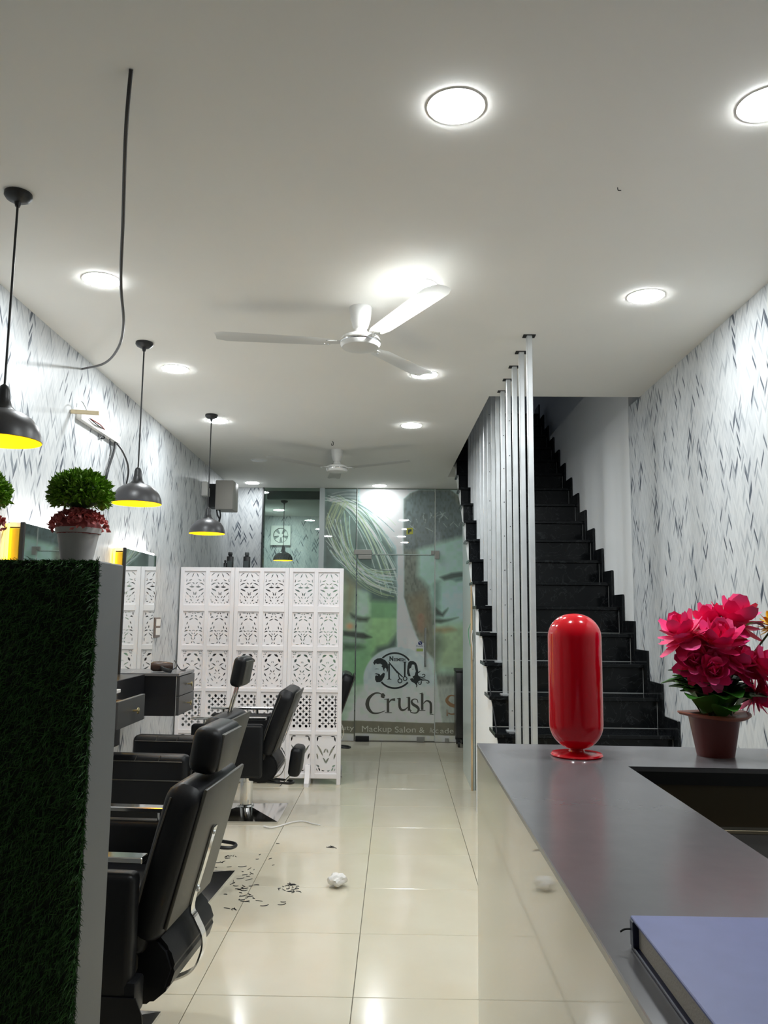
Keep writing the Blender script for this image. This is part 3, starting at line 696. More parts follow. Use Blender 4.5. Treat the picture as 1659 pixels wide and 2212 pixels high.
for ch, L_ in serif.items():
    for n_, P in enumerate(L_): decal('lettering', [P], GREYL, d1, .0078+.0001*n_)
for n_, P in enumerate([rib(q7([(1375, 800), (1320, 788), (1285, 810), (1272, 850), (1310, 890), (1370, 915), (1395, 950), (1370, 990), (1320, 998), (1285, 985)]), [2, 3, 5, 7, 8, 7, 6, 4, 3, 2]), rib(q7([(1272, 945), (1275, 1018)]), [1.5, 3], smooth=False)]):
    decal('lettering', [P], mat('tan_vinyl_print', (0.36, 0.21, 0.10), .5), w4, .0078+.0001*n_)
CREAM = mat('cream_vinyl_print', (0.66, 0.66, 0.56), .5)
word('Beauty', 706, 765, 1577, 16, CREAM, w2); word('Mackup', 782, 846, 1580.5, 18.5, CREAM, d1); word('Salon', 853, 898, 1582, 18.5, CREAM, d1)
word('&', 905.5, 917, 1582.6, 17, CREAM, d1); word('Ac', 928, 937.5, 1583, 17, CREAM, d1); word('ademy', 951, 1006, 1584, 16.5, CREAM, w4); word('c', 940.5, 947, 1583.6, 17, CREAM, w4)
# payment notice and small stickers on the door
nt_ = decal('notice', [[(897.5, 1390), (902, 1389), (903, 1386), (906, 1383.5), (909, 1384), (912, 1388), (916, 1389), (916, 1411), (898, 1411)]], mat('white_sticker', (0.72, 0.75, 0.78), .4), d1, .0080)
decal('notice_emblem', [ringp(907.5, 1389.3, 4.4, 24)], mat('navy_print', (0.02, 0.03, 0.16), .4), nt_, .0084)
decal('notice_emblem', [rib([(905.8, 1386.6), (907.5, 1388.5), (908.4, 1392)], [1, 1.2, 1])], MATS['white_sticker'], nt_, .0087)
word('PhonePe', 899.3, 914, 1397.2, 4.6, MATS['navy_print'], nt_, off=.0084)
decal('notice_panel', [[(899.5, 1401), (914, 1401), (914, 1407), (899.5, 1407)]], mat('green_print', (0.42, 0.55, 0.16), .4), nt_, .0084)
decal('yellow_sticker', [[(878, 1141), (892, 1140), (892, 1154), (878, 1155)]], mat('yellow_sticker', (0.42, 0.42, 0.05), .4), w3, .0080)
decal('yellow_sticker_mark', [[(881, 1144), (889, 1143), (889, 1148), (885, 1149), (884, 1153), (881, 1153)]], mat('dark_sticker', (0.03, 0.05, 0.04), .4), w3, .0084)

# ------------------------------------------------------------------ exhaust fan in the far room
ef = at_y(607, 1157, YE-.01)
e1 = thing('exhaust_fan', 'square white exhaust fan on the wall behind the clear glass', 'exhaust fan', (ef.x, YE, ef.z))
fr_ = fill2d([[(-.15, -.15), (.15, -.15), (.15, .15), (-.15, .15)], ringp(0, 0, .115, 40)], 0.04); fr_.transform(Matrix.Translation((0, -.03, 0)) @ Matrix.Rotation(PI/2, 4, 'X')); obj('frame', fr_, WHITEPL, e1)
obj('back_plate', bx(B(), -.12, .12, -.008, 0, -.12, .12), mat('vent_dark', (0.22, 0.25, 0.24), .6), e1)
for i in range(5):
    bl_ = B(); prism(bl_, [(0.02*math.cos(a_)*1, 0.02*math.sin(a_)) for a_ in (i*1.2566, i*1.2566+.5)]+[(0.105*math.cos(a_), 0.105*math.sin(a_)) for a_ in (i*1.2566+.75, i*1.2566+.35, i*1.2566-.05)], 'y', -.026, -.020); obj('blade', bl_, WHITEPL, e1)
hb_ = B(); cyl(hb_, (0, -.012, 0), (0, -.035, 0), .032, n=24); obj('hub', hb_, WHITEPL, e1)

# ------------------------------------------------------------------ black trolley by the glass
tr = thing('equipment_trolley', 'tall black trolley on casters standing before the glass beside the stairs', 'trolley', (0.70, 9.02, 0))
x0 = -.70+at_y(985.5, 1500, 8.88).x
tbm = B(); bx(tbm, x0, 0.08, -.14, .16, .10, .80, .008, 2); obj('cabinet_body', tbm, BLACKLAM, tr)
tpm = B(); bx(tpm, x0-.006, 0.085, -.15, .17, .80, .83, .006, 2); obj('top', tpm, BLACKP, tr)
for (cx_, cy_) in ((x0+.03, -.11), (.05, -.11), (x0+.03, .13), (.05, .13)):
    cb_ = B(); lathe(cb_, [(0.032, -.012), (0.035, -.008), (0.035, .008), (0.032, .012)], 20, Matrix.Translation((cx_, cy_, .035)) @ Matrix.Rotation(PI/2, 4, 'Y')); bx(cb_, cx_-.02, cx_+.02, cy_-.014, cy_+.014, .045, .10, .004, 1)
    obj('caster', cb_, BLACKP, tr)

# ------------------------------------------------------------------ carved folding screen
SY = 6.93; SXL, SXRR = wx(SY)+.012, -0.458; PW = (SXRR-SXL)/3
def leafp(x0, y0, x1, y1, w_, bend=0.0, n=7):
    dx, dy = x1-x0, y1-y0; L = math.hypot(dx, dy); nx_, ny_ = -dy/L, dx/L; A, Bq = [], []
    for i in range(n+1):
        t = i/n; h = w_/2*(math.sin(PI*min(max(t, .02), .98))**.7); b_ = bend*4*t*(1-t)
        A.append((x0+dx*t+nx_*(b_+h), y0+dy*t+ny_*(b_+h))); Bq.append((x0+dx*t+nx_*(b_-h), y0+dy*t+ny_*(b_-h)))
    return A+Bq[::-1]
CW, CH = (PW-.105)/2, 0.30
def motif(strokes, both=True):
    out = []
    for s in strokes:
        x0, y0, x1, y1, w_ = s[:5]; bd = s[5] if len(s) > 5 else 0.0
        # cell units: x -.5...5 over CW, y 0..1 over the row height
        for m_ in ((1, -1) if both else (1,)):
            out.append((m_*x0, y0, m_*x1, y1, w_, bd*m_))
    return out
M1 = motif([(.25, .955, .43, .86, .028, .02), (.06, .95, .16, .82, .032), (.15, .765, .31, .725, .03, -.02), (.42, .775, .38, .745, .022), (.38, .74, .43, .69, .03), (.19, .655, .43, .58, .034, .03), (.03, .625, .14, .675, .03), (.03, .535, .27, .535, .05), (.15, .55, .16, .61, .02), (.17, .41, .41, .48, .05, .01), (.05, .375, .03, .29, .036), (.03, .36, .10, .39, .02), (.29, .285, .42, .38, .034), (.05, .21, .12, .265, .028), (.16, .205, .26, .285, .026), (.41, .22, .42, .29, .014), (.12, .12, .21, .175, .034), (.30, .10, .42, .11, .03, -.03), (.40, .12, .43, .19, .022), (.05, .075, .10, .065, .03), (.20, .075, .25, .055, .03)])
M2 = motif([(.39, .96, .40, .86, .038), (.12, .955, .28, .955, .022), (.03, .965, .07, .915, .03), (.07, .88, .13, .835, .035), (.27, .845, .40, .81, .04), (.25, .80, .36, .86, .02), (.03, .79, .21, .73, .036, .01), (.27, .69, .33, .60, .034), (.22, .57, .24, .48, .034), (.34, .53, .38, .46, .036), (.02, .44, .05, .41, .022), (.09, .41, .22, .44, .03, -.01), (.25, .425, .42, .39, .04, .02), (.03, .31, .08, .37, .026), (.15, .30, .21, .35, .03), (.05, .245, .17, .31, .036, .01), (.29, .315, .41, .24, .036, .015), (.02, .15, .09, .24, .03, -.01), (.41, .20, .40, .10, .026), (.03, .11, .08, .05, .03), (.17, .045, .35, .045, .02)])
M3 = motif([(.27, .955, .35, .955, .026), (.38, .965, .43, .955, .03), (.31, .92, .38, .89, .026), (.40, .92, .43, .88, .024), (.41, .86, .43, .81, .02), (.06, .90, .25, .83, .070, .02), (.26, .79, .36, .69, .072), (.02, .72, .05, .67, .022), (.08, .575, .28, .65, .036, .015), (.15, .555, .40, .475, .040, -.03), (.39, .62, .38, .53, .022), (.03, .42, .10, .49, .032), (.05, .385, .14, .365, .022, .01), (.28, .31, .38, .40, .044), (.06, .235, .15, .305, .03), (.17, .175, .29, .255, .03), (.38, .155, .43, .235, .024), (.40, .12, .43, .14, .024), (.20, .055, .34, .065, .026), (.36, .055, .43, .055, .03), (.0, .11, .001, .14, .03)])
M5 = motif([(.20, .955, .40, .955, .034), (.38, .95, .42, .82, .05), (.15, .70, .43, .77, .0001), (.14, .44, .42, .73, .060, .02), (.02, .64, .10, .52, .05), (.30, .22, .43, .50, .0001), (.36, .36, .43, .52, .05), (.02, .25, .14, .40, .055, .03), (.29, .16, .43, .22, .06), (.26, .055, .33, .15, .05), (.05, .065, .20, .09, .04, -.02), (.38, .05, .43, .13, .03)])
M5 = [s for s in M5 if s[4] > .001]
def pierced(h, holes, nx=74, th=.010):
    """board with the given polygons sawn out of it, on a fine grid"""
    ny = int(round(nx*h/CW)); dx, dy = CW/nx, h/ny
    Xc, Yc = np.meshgrid((np.arange(nx)+.5)*dx-CW/2, (np.arange(ny)+.5)*dy)
    solid = np.ones(Xc.shape, bool)
    for P in holes: solid &= ~inside(Xc, Yc, P)
    V, Fc, idx = [], [], {}
    def v(i, j, k):
        key = (i, j, k)
        if key not in idx: idx[key] = len(V); V.append((i*dx-CW/2, j*dy, (k-.5)*th))
        return idx[key]
    for j in range(ny):
        # merge runs along a row to keep the board cheap
        i = 0
        while i < nx:
            if not solid[j, i]: i += 1; continue
            i0 = i
            while i < nx and solid[j, i]: i += 1
            for k, o in ((1, 1), (0, -1)):
                q = [(i0, j), (i, j), (i, j+1), (i0, j+1)][::o]; Fc.append([v(a, b, k) for a, b in q])
            Fc.append([v(i, j, 0), v(i, j+1, 0), v(i, j+1, 1), v(i, j, 1)]); Fc.append([v(i0, j, 0), v(i0, j, 1), v(i0, j+1, 1), v(i0, j+1, 0)])
    up = np.vstack([solid[1:], np.zeros((1, nx), bool)]); dn = np.vstack([np.zeros((1, nx), bool), solid[:-1]])
    for j, i in zip(*np.where(solid & ~up)): Fc.append([v(i, j+1, 0), v(i, j+1, 1), v(i+1, j+1, 1), v(i+1, j+1, 0)])
    for j, i in zip(*np.where(solid & ~dn)): Fc.append([v(i, j, 0), v(i+1, j, 0), v(i+1, j, 1), v(i, j, 1)])
    me = bpy.data.meshes.new('fret_panel'); me.from_pydata(V, [], Fc); return me
def fret(strokes, h):
    return pierced(h, [leafp(x0*CW, y0*h, x1*CW, y1*h, w_*CW*1.45, bd*CW) for (x0, y0, x1, y1, w_, bd) in strokes])
def lattice(h):
    polys = []; nx, ny = 3, 6; px_ = CW*.86/nx*.98; py_ = h*.92/ny
    for j in range(ny):
        for i in range(nx): polys.append(ringp((i-1)*px_-px_*.12, h*.04+py_*(j+.5), px_*.245, 8, PI/8, 2*PI+PI/8))
        cx_ = CW*.40; cy_ = h*.04+py_*(j+.5); r_ = px_*.2; polys.append([(cx_+r_*.5, cy_-r_), (cx_+r_*.5, cy_+r_), (cx_-r_*.5, cy_+r_*.5), (cx_-r_*.5, cy_-r_*.5)])
    for j in range(ny-1):
        for i in range(nx):
            cx_ = (i-.5)*px_-px_*.12; cy_ = h*.04+py_*(j+1); a_, b_ = px_*.28, px_*.07
            polys.append([(cx_-a_, cy_-b_), (cx_+a_, cy_-b_), (cx_+a_, cy_+b_), (cx_-a_, cy_+b_)]); polys.append([(cx_-b_, cy_-a_), (cx_+b_, cy_-a_), (cx_+b_, cy_+a_), (cx_-b_, cy_+a_)])
    return pierced(h, polys)
rowsz = [(1.491, 1.783), (1.148, 1.437), (0.790, 1.106), (0.440, 0.759), (0.090, 0.409)]
frets = []
for i_, (z0, z1) in enumerate(rowsz):
    me = lattice(z1-z0) if i_ == 3 else fret((M1, M2, M3, None, M5)[i_], z1-z0)
    me.transform(Matrix.Rotation(PI/2, 4, 'X')); me.materials.append(WHITEP); frets.append(me)
scr = thing('folding_screen', 'white carved three leaf folding screen standing behind the chairs', 'folding screen', (0, SY, 0))
for i in range(3):
    x0 = SXL+PW*i; cxp = [x0+.035+CW/2, x0+PW-.035-CW/2]
    fbm = B()
    for (a_, b_) in ((x0+.001, x0+.035), (x0+.035+CW, x0+PW-.035-CW), (x0+PW-.035, x0+PW-.001)):
        full = not (a_ > x0+.03 and b_ < x0+PW-.03)
        bx(fbm, a_, b_, -.014, .014, 0 if full else .05, 1.818, .0025, 1)
    edges = [0.05]+[v for r in rowsz[::-1] for v in r]+[1.818]
    for j in range(0, len(edges), 2):
        for cxx in cxp: bx(fbm, cxx-CW/2-.001, cxx+CW/2+.001, -.0138, .0138, edges[j], edges[j+1], .002, 1)
    leaf_ = obj('screen_leaf', fbm, WHITEP, scr)
    for (z0, z1), me in zip(rowsz, frets):
        for cxx in cxp:
            f_ = obj('fret_panel', me, None, leaf_, (cxx, 0.003, z0), smooth=False)
ft = B(); prism(ft, [(-.12, 0), (.06, 0), (.06, .045), (.015, .10), (.0, .16), (-.03, .16), (-.06, .08), (-.12, .03)], 'x', -.735-.02, -.735+.02); obj('support_foot', ft, WHITEP, scr)

# ------------------------------------------------------------------ salon chairs (facing -X, base centre at origin)
def make_chair(lab, loc, rz, head=0.0, hang=False, torn=False, padded=False, lean=20.0, lever=0.0, hsz=(.10, .27, .15), OX=.05):
    p = thing('salon_chair', lab, 'salon chair', loc, rz, 'black hydraulic salon chairs')
    bs = B()
    hs = .27
    V = [bs.verts.new((v[0]+OX, v[1], v[2])) for v in [(-hs, -hs, 0), (hs, -hs, 0), (hs, hs, 0), (-hs, hs, 0), (-hs, -hs, .012), (hs, -hs, .012), (hs, hs, .012), (-hs, hs, .012), (-.06, -.06, .055), (.06, -.06, .055), (.06, .06, .055), (-.06, .06, .055)]]
    for f in ((3, 2, 1, 0), (0, 1, 5, 4), (1, 2, 6, 5), (2, 3, 7, 6), (3, 0, 4, 7), (4, 5, 9, 8), (5, 6, 10, 9), (6, 7, 11, 10), (7, 4, 8, 11), (8, 9, 10, 11)): bs.faces.new([V[i] for i in f])
    obj('base_plate', bs, CHROME, p, ang=5)
    cbm = B(); lathe(cbm, [(0.060, .054), (0.056, .066), (0.046, .070), (0.046, .285), (0.049, .288), (0.049, .300), (0.030, .302), (0.030, .40)], 32, Matrix.Translation((OX, 0, 0))); obj('hydraulic_column', cbm, CHROME, p)
    lv = B(); tube(lv, [(.03, -.052, .245), (.16, -.055, .235), (.30, -.05, .222), (.335, -.02, .219), (.335, .02, .219), (.30, .045, .222), (.16, .05, .235), (.03, .052, .245)], 0.009, 8); obj('pump_lever', lv, BLACKP, p, (OX, 0, 0), (0, 0, lever))
    cr = B(); lathe(cr, [(0.052, .225), (0.056, .228), (0.056, .258), (0.052, .261)], 28); obj('lever_collar', cr, CHROME, p, (OX, 0, 0))
    se = B(); box(se, (-.03, 0, .465), (.50, .49, .13), None, .035, 3); obj('seat', se, BLACKV, p)
    ap = B(); box(ap, (-.03, 0, .375), (.44, .46, .07), None, .02, 2); obj('seat_pan', ap, VINYLBACK, p)
    for s in (-1, 1):
        sp_ = B()
        if padded:
            box(sp_, (-.04, s*.30, .52), (.52, .095, .42), None, .03, 3); po = obj('arm_panel', sp_, BLACKV, p)
            sm_ = B()
            for zz in (.61, .70): tube(sm_, [(-.28, s*.30-.0485, zz), (.20, s*.30-.0485, zz)], .0028, 6, smooth=False)
            for xx in (-.16, -.04, .08): tube(sm_, [(xx, s*.30-.0485, .70), (xx+.01, s*.30-.04, .728)], .0022, 6, smooth=False)
            obj('stitched_seam', sm_, VINYLBACK, po)
        else:
            box(sp_, (-.04, s*.295, .485), (.50, .07, .36), None, .022, 3); po = obj('arm_panel', sp_, BLACKV, p)
            ar = B(); box(ar, (-.03, s*.295, .703), (.52, .052, .018), None, .003, 1); ao = obj('armrest', ar, CHROME, p)
            for xx in (-.20, .06):
                pb_ = B(); cyl(pb_, (xx, s*.295, .66), (xx, s*.295, .695), .013, n=14); obj('armrest_stud', pb_, CHROME, ao)
    fr_b = B(); tube(fr_b, [(-.24, -.14, .36), (-.34, -.14, .30), (-.44, -.14, .19), (-.47, -.12, .16), (-.47, .12, .16), (-.44, .14, .19), (-.34, .14, .30), (-.24, .14, .36)], .012, 8); obj('footrest', fr_b, CHROME, p)
    la = math.radians(lean); bk = B(); HB = .50
    box(bk, (0, 0, HB/2), (.105, .50, HB), None, .04, 4)
    for v in bk.verts:                      # crowned top, waisted foot
        if v.co.z > HB*.7: v.co.z -= .10*(v.co.y/.25)**4*.6
        v.co.x += .014*math.sin(PI*min(max(v.co.z/HB, 0), 1))*(-1 if v.co.x < 0 else .3)
    T = Matrix.Translation((.205, 0, .445)) @ Matrix.Rotation(la, 4, 'Y'); bmesh.ops.transform(bk, matrix=T, verts=bk.verts)
    bo = obj('backrest', bk, BLACKV, p)
    rp = B(); box(rp, (.058, 0, HB*.52), (.012, .44, HB*.86), None, .005, 2); bmesh.ops.transform(rp, matrix=T, verts=rp.verts); obj('rear_panel', rp, VINYLBACK, bo)
    for s in (-1, 1): pi_ = B(); tube(pi_, [T @ Vector((-.035, s*.2495, .03)), T @ Vector((-.04, s*.2495, HB*.5)), T @ Vector((-.035, s*.246, HB*.86))], .003, 6); obj('piping', pi_, VINYLBACK, bo)
    ls = B(); prism(ls, [(.10, .42), (.245, .455), (.285, .415), (.305, .36), (.285, .30), (.23, .255), (.15, .25), (.08, .31)], 'y', -.21, .21); bmesh.ops.bevel(ls, geom=ls.edges[:], offset=.012, segments=2, affect='EDGES'); obj('lower_shell', ls, BLACKV, p)
    sb = B(); u0 = T @ Vector((.070, 0, HB*.62)); u1 = T @ Vector((.070, 0, HB*.10))
    strip(sb, [u0, (u0+u1)/2, u1, (.300, 0, .435), (.325, 0, .385), (.325, 0, .335), (.295, 0, .275), (.225, 0, .240)], .020, .006); br = obj('chrome_bracket', sb, CHROME, bo)
    bt = B()
    for hh, yy in ((.58, 0), (.22, -.006), (.19, .014)):
        q = T @ Vector((.0725, yy, HB*hh)); lathe(bt, [(0.008, 0), (0.007, .004), (0, .005)], 10, Matrix.Translation(q) @ Matrix.Rotation(PI/2+la, 4, 'Y'))
    obj('bolt', bt, STEEL, br)
    if head > 0:
        hd = B(); box(hd, (0, 0, 0), hsz, None, min(.035, hsz[0]*.4), 4); T2 = T @ Matrix.Translation((-.005, 0, HB+head)) @ Matrix.Rotation(-.10, 4, 'Y'); bmesh.ops.transform(hd, matrix=T2, verts=hd.verts); ho = obj('headrest', hd, BLACKV, p)
        hb2 = B(); box(hb2, (hsz[0]/2-.004, 0, 0), (.014, hsz[1]*.8, hsz[2]*.8), None, .005, 2); bmesh.ops.transform(hb2, matrix=T2, verts=hb2.verts); obj('headrest_rear_panel', hb2, VINYLBACK, ho)
        rd = B()
        for s in (-.025, .025): cyl(rd, T @ Vector((0, s, HB-.06)), T @ Vector((-.005, s, HB+head-.05)), .006, n=10)
        obj('headrest_rods', rd, CHROME, ho)
    if hang:
        hd = B(); box(hd, (.415, -.05, .385), (.085, .24, .20), (0, .12, 0), .03, 3); ho = obj('folded_headrest', hd, BLACKV, p)
        rd = B(); cyl(rd, (.40, -.05, .31), (.30, -.05, .20), .006, n=8); obj('headrest_rod', rd, CHROME, ho)
    if torn:
        tcl = B(); P_ = [(-.28, .33), (.235, .33), (.255, .285), (.262, .225), (.250, .150), (.236, .085), (.228, .12), (.222, .135), (.222, .16), (.205, .19), (.200, .215), (.17, .233), (.10, .238), (.05, .232), (-.02, .241), (-.12, .236), (-.20, .242), (-.28, .24)]
        prism(tcl, P_, 'y', -.335, -.330); obj('torn_cover', tcl, BLACKV, p, smooth=False)
        sk = B(); box(sk, (-.02, -.290, .32), (.50, .075, .10), None, .012, 2); obj('sagging_cover', sk, BLACKV, p)
    return p
make_chair('nearest black salon chair with low headrest and torn cover, beside the grass partition', (-.95, 2.78, 0), math.radians(-4), head=.060, torn=True, lean=15, lever=2.6, OX=-.17)
make_chair('middle black salon chair with raised headrest on two chrome rods', (-1.22, 4.37, 0), math.radians(-4), head=.20, padded=True, lean=16, hsz=(.07, .19, .16))
make_chair('black salon chair on square chrome base right before the carved screen', (-1.12, 5.93, 0), 0.0, hang=True)
make_chair('black salon chair half hidden behind the right end of the carved screen', (-0.80, 7.45, 0), math.radians(4))

# ------------------------------------------------------------------ what stands behind the screen
sh_ = thing('storage_cabinet', 'tall black storage cabinet hidden behind the carved screen', 'cabinet', (-1.46, 8.10, 0))
s_b = B(); bx(s_b, -.34, .42, -.16, .16, 0, 1.80, .006, 1); obj('cabinet_body', s_b, BLACKLAM, sh_)
for s in (-1, 1): 
    do = B(); bx(do, .04+s*.190-.185, .04+s*.190+.185, -.176, -.1605, .04, 1.77, .003, 1); d_o = obj('cabinet_door', do, GREYFRONT, sh_)
    kb = B(); cyl(kb, (.04+s*.03, -.176, .95), (.04+s*.03, -.20, .95), .012, n=12); obj('knob', kb, BRASS, d_o)
def bottle(lab, px, h, w_, capc):
    q = at_y(px, 1215, 8.06); b_ = thing('bottle', lab, 'bottle', (q.x, 8.06, 1.80), 0, 'bottles standing above the carved screen')
    bb = B(); box(bb, (0, 0, h*.41), (w_, w_*.8, h*.82), None, .006, 2); obj('bottle_body', bb, BLACKP, b_)
    nk = B(); cyl(nk, (0, 0, h*.82), (0, 0, h*.86), w_*.28, n=16); obj('neck', nk, BLACKP, b_)
    cp = B(); box(cp, (0, 0, h*.93), (w_*.62, w_*.6, h*.14), None, .004, 2); obj('cap', cp, capc, b_)
    lb = B(); bx(lb, -w_*.36, w_*.36, -w_*.4-.0008, -w_*.4-.0003, h*.35, h*.62); obj('label_patch', lb, mat('bottle_label', (0.09, 0.11, 0.11), .5), b_)
bottle('left black bottle with black cap standing above the carved screen', 497, .235, .062, BLACKP)
bottle('right black bottle with grey cap standing above the carved screen', 533, .235, .064, mat('grey_cap', (0.10, 0.11, 0.11), .4))
bottle('short black jar at the foot of the left bottle above the screen', 486.5, .155, .030, BLACKP)

# ------------------------------------------------------------------ electrical box on the left wall
q0, q1 = at_y(466, 1037, 7.9), at_y(502, 1100, 7.9)
eb = thing('switch_box', 'large beige metal box fixed high on the left wall', 'electrical box', (wx(7.95), 7.95, q1.z))
hh_ = q0.z-q1.z
o_ = B(); bx(o_, q0.x-wx(7.95), q1.x-wx(7.95), -.05, .22, 0, hh_, .008, 2); obj('casing', o_, mat('beige_metal', (0.52, 0.50, 0.46), .45), eb)
o_ = B(); bx(o_, 0.003, q0.x-wx(7.95)+.01, -.0, .20, .03, hh_-.03); obj('wall_bracket', o_, BLACKP, eb)
for i_ in range(2):
    o_ = B(); tube(o_, [(.09+.03*i_, .02, .0), (.10+.03*i_, .02, -.05), (.12, .03, -.10), (.09, .04, -.17)], .008, 8); obj('hanging_wire', o_, BLACKP, eb)
o_ = B(); bx(o_, .004, .06, -.30, -.20, .10, .24, .006, 1); obj('junction_box', o_, WHITEPL, eb)
o_ = B(); bx(o_, .004, .05, -.19, -.13, .11, .20, .006, 1); obj('junction_box', o_, WHITEPL, eb)

# wall switches between mirror and screen
sw = thing('light_switch', 'upright panel of two white switches on the wall left of the screen', 'switch', (wx(6.26), 6.26, 1.23), math.atan(.0245))
o_ = B(); bx(o_, 0, .012, -.075, .075, 0, .155, .003, 1); obj('frame_plate', o_, mat('switch_frame', (0.18, 0.14, 0.12), .4), sw)
for z0 in (.012, .082): o_ = B(); bx(o_, .0122, .017, -.058, .058, z0+.006, z0+.06, .002, 1); obj('switch_module', o_, WHITEPL, sw)

# ------------------------------------------------------------------ lit mirrors
LEDW = mat('white_led', (1, 1, 1), .5, emit=5.0, ecol=(1.0, .97, .92)); LEDY = mat('amber_led', (1, .8, .2), .5, emit=3.0, ecol=(1.0, .62, .03))
GOLD = mat('gold_foil', (0.78, 0.50, 0.03), .35, .4)
MIRR = mat('mirror_silver', (0.86, 0.90, 0.89), .02, 1.0)
def mirror(lab, y0, y1, z0, z1):
    p = thing('wall_mirror', lab, 'mirror', (wx((y0+y1)/2), (y0+y1)/2, z0), math.atan(.0245), 'lit salon mirrors on the left wall')
    h, w2_ = z1-z0, (y1-y0)/2
    o_ = B(); bx(o_, .070, .078, -w2_+.004, w2_-.004, .004, h-.004, .001, 1); obj('mirror_glass', o_, MIRR, p)
    o_ = B(); bx(o_, .0, .069, -w2_+.045, w2_-.02, .02, h-.03); obj('back_box', o_, BLACKP, p)
    o_ = B(); bx(o_, .062, .082, -w2_-.012, -w2_+.004, 0, h, .002, 1); obj('dark_edge', o_, BLACKP, p)
    o_ = B(); bx(o_, .004, .060, -w2_-.010, -w2_+.040, 0, h-.03, .002, 1); obj('gold_side', o_, GOLD, p)
    o_ = B(); bx(o_, .003, .014, -w2_-.026, -w2_-.011, .05, h-.01); obj('amber_led_strip', o_, LEDY, p)
    o_ = B(); bx(o_, .030, .058, -w2_+.01, w2_, h+.001, h+.013); obj('white_led_strip', o_, LEDW, p)
    o_ = B(); bx(o_, .004, .058, -w2_+.01, w2_, h-.022, h); obj('led_channel', o_, WHITEPL, p)
    return p
mirror('lit mirror behind the potted topiary on the left wall', 3.66, 4.40, 0.97, 1.84)
mirror('lit mirror reflecting the carved screen on the left wall', 5.17, 5.90, 0.97, 1.845)

# ------------------------------------------------------------------ drawer units under the mirrors
def knob_on(par, x, y, z):
    k = B(); cyl(k, (x, y, z), (x+.022, y, z), .005, n=10); lathe(k, [(0.006, 0), (0.016, .003), (0.016, .007), (0.010, .010), (0, .010)], 18, Matrix.Translation((x+.020, y, z)) @ Matrix.Rotation(PI/2, 4, 'Y')); obj('knob', k, BRASS, par)
def drawer_unit(lab, y0, y1, xf, z0, z1, pull=0.0, marble=False):
    p = thing('drawer_unit', lab, 'drawer unit', (0, (y0+y1)/2, z0), 0, 'wall hung drawer units under the mirrors')
    hw = (y1-y0)/2; xb = wx((y0+y1)/2)+.012; H = z1-z0
    o_ = B(); bx(o_, xb, xf-.022, -hw, hw, 0, H-.018, .002, 1); obj('cabinet_body', o_, BLACKLAM, p)
    o_ = B(); bx(o_, xb, xf-.004 if not marble else xf-.01, -hw-.006, hw+.006, H-.018, H, .002, 1); obj('top', o_, GREYLAM if not marble else mat('white_marble', (0.78, 0.78, 0.77), .2, var=.08, vscale=12), p)
    o_ = B(); bx(o_, xf-.0225, xf-.021, -hw-.001, -hw+.004, .0, H-.018); obj('edge_band', o_, WHITEPL, p)
    for j in range(2):
        a_, b_ = (.004, (H-.02)/2-.002) if j == 0 else ((H-.02)/2+.002, H-.022)
        dx = pull if j == 1 else 0.0
        o_ = B(); bx(o_, xf-.020+dx, xf+dx, -hw, hw, a_, b_, .0015, 1); dr = obj('drawer_front', o_, GREYFRONT, p)
        knob_on(dr, xf+dx, 0.02, (a_+b_)/2)
        if dx:
            o_ = B()
            for yy in (-hw+.03, hw-.03): bx(o_, xf-.25+dx, xf-.021+dx, yy-.006, yy+.006, a_+.02, b_-.03)
            bx(o_, xf-.25+dx, xf-.021+dx, -hw+.03, hw-.03, a_+.014, a_+.02); obj('drawer_box', o_, WOOD, dr)
    return p
drawer_unit('closed charcoal drawer unit with two knobs under the far mirror', 5.22, 5.60, -1.395, .765, 1.035)
drawer_unit('drawer unit with pulled out top drawer under the near mirror', 3.80, 4.20, -1.42, .745, 1.03, pull=.12, marble=True)
# backing shelf of the far station
tag(obj('wall_shelf', bx(B(), wx(4.9)+.02, -1.62, 4.62, 5.21, .86, 1.030, .003, 1), BLACKLAM), 'plain black wall shelf joining the far drawer unit', 'shelf')
# hair dryer lying on the far unit
hq = (-1.56, 5.36, 1.035)
hd_ = thing('hair_dryer', 'small brown and black hair dryer lying on the closed drawer unit', 'hair dryer', hq, math.radians(20))
o_ = B(); lathe(o_, [(0, -.07), (.022, -.068), (.032, -.05), (.034, -.01), (.030, .03), (.022, .07), (.020, .075), (0, .073)], 20, Matrix.Translation((0, 0, .036)) @ Matrix.Rotation(PI/2, 4, 'Y')); obj('barrel', o_, mat('brown_plastic', (0.045, 0.022, 0.014), .35), hd_)
o_ = B(); tube(o_, [(.0, -.02, .03), (.02, -.08, .018), (.05, -.13, .014)], .014, 10); obj('grip', o_, BLACKP, hd_)
o_ = B(); tube(o_, [(.05, -.13, .014), (.09, -.12, .04), (.08, -.05, .075), (.10, .03, .05), (.13, .06, .008), (.16, .03, .006)], .0035, 6); obj('power_cord', o_, BLACKP, hd_)
# jar on the near unit
jr = thing('cosmetic_jar', 'small white jar with pink lid on the marble topped unit', 'jar', (-1.50, 4.05, 1.03))
o_ = B(); lathe(o_, [(.018, 0), (.020, .004), (.020, .032), (.016, .038)], 20); obj('jar_body', o_, WHITEPL, jr)
o_ = B(); lathe(o_, [(.019, .037), (.019, .050), (.017, .053)], 20); obj('lid', o_, mat('pink_lid', (0.55, 0.08, 0.16), .4), jr)

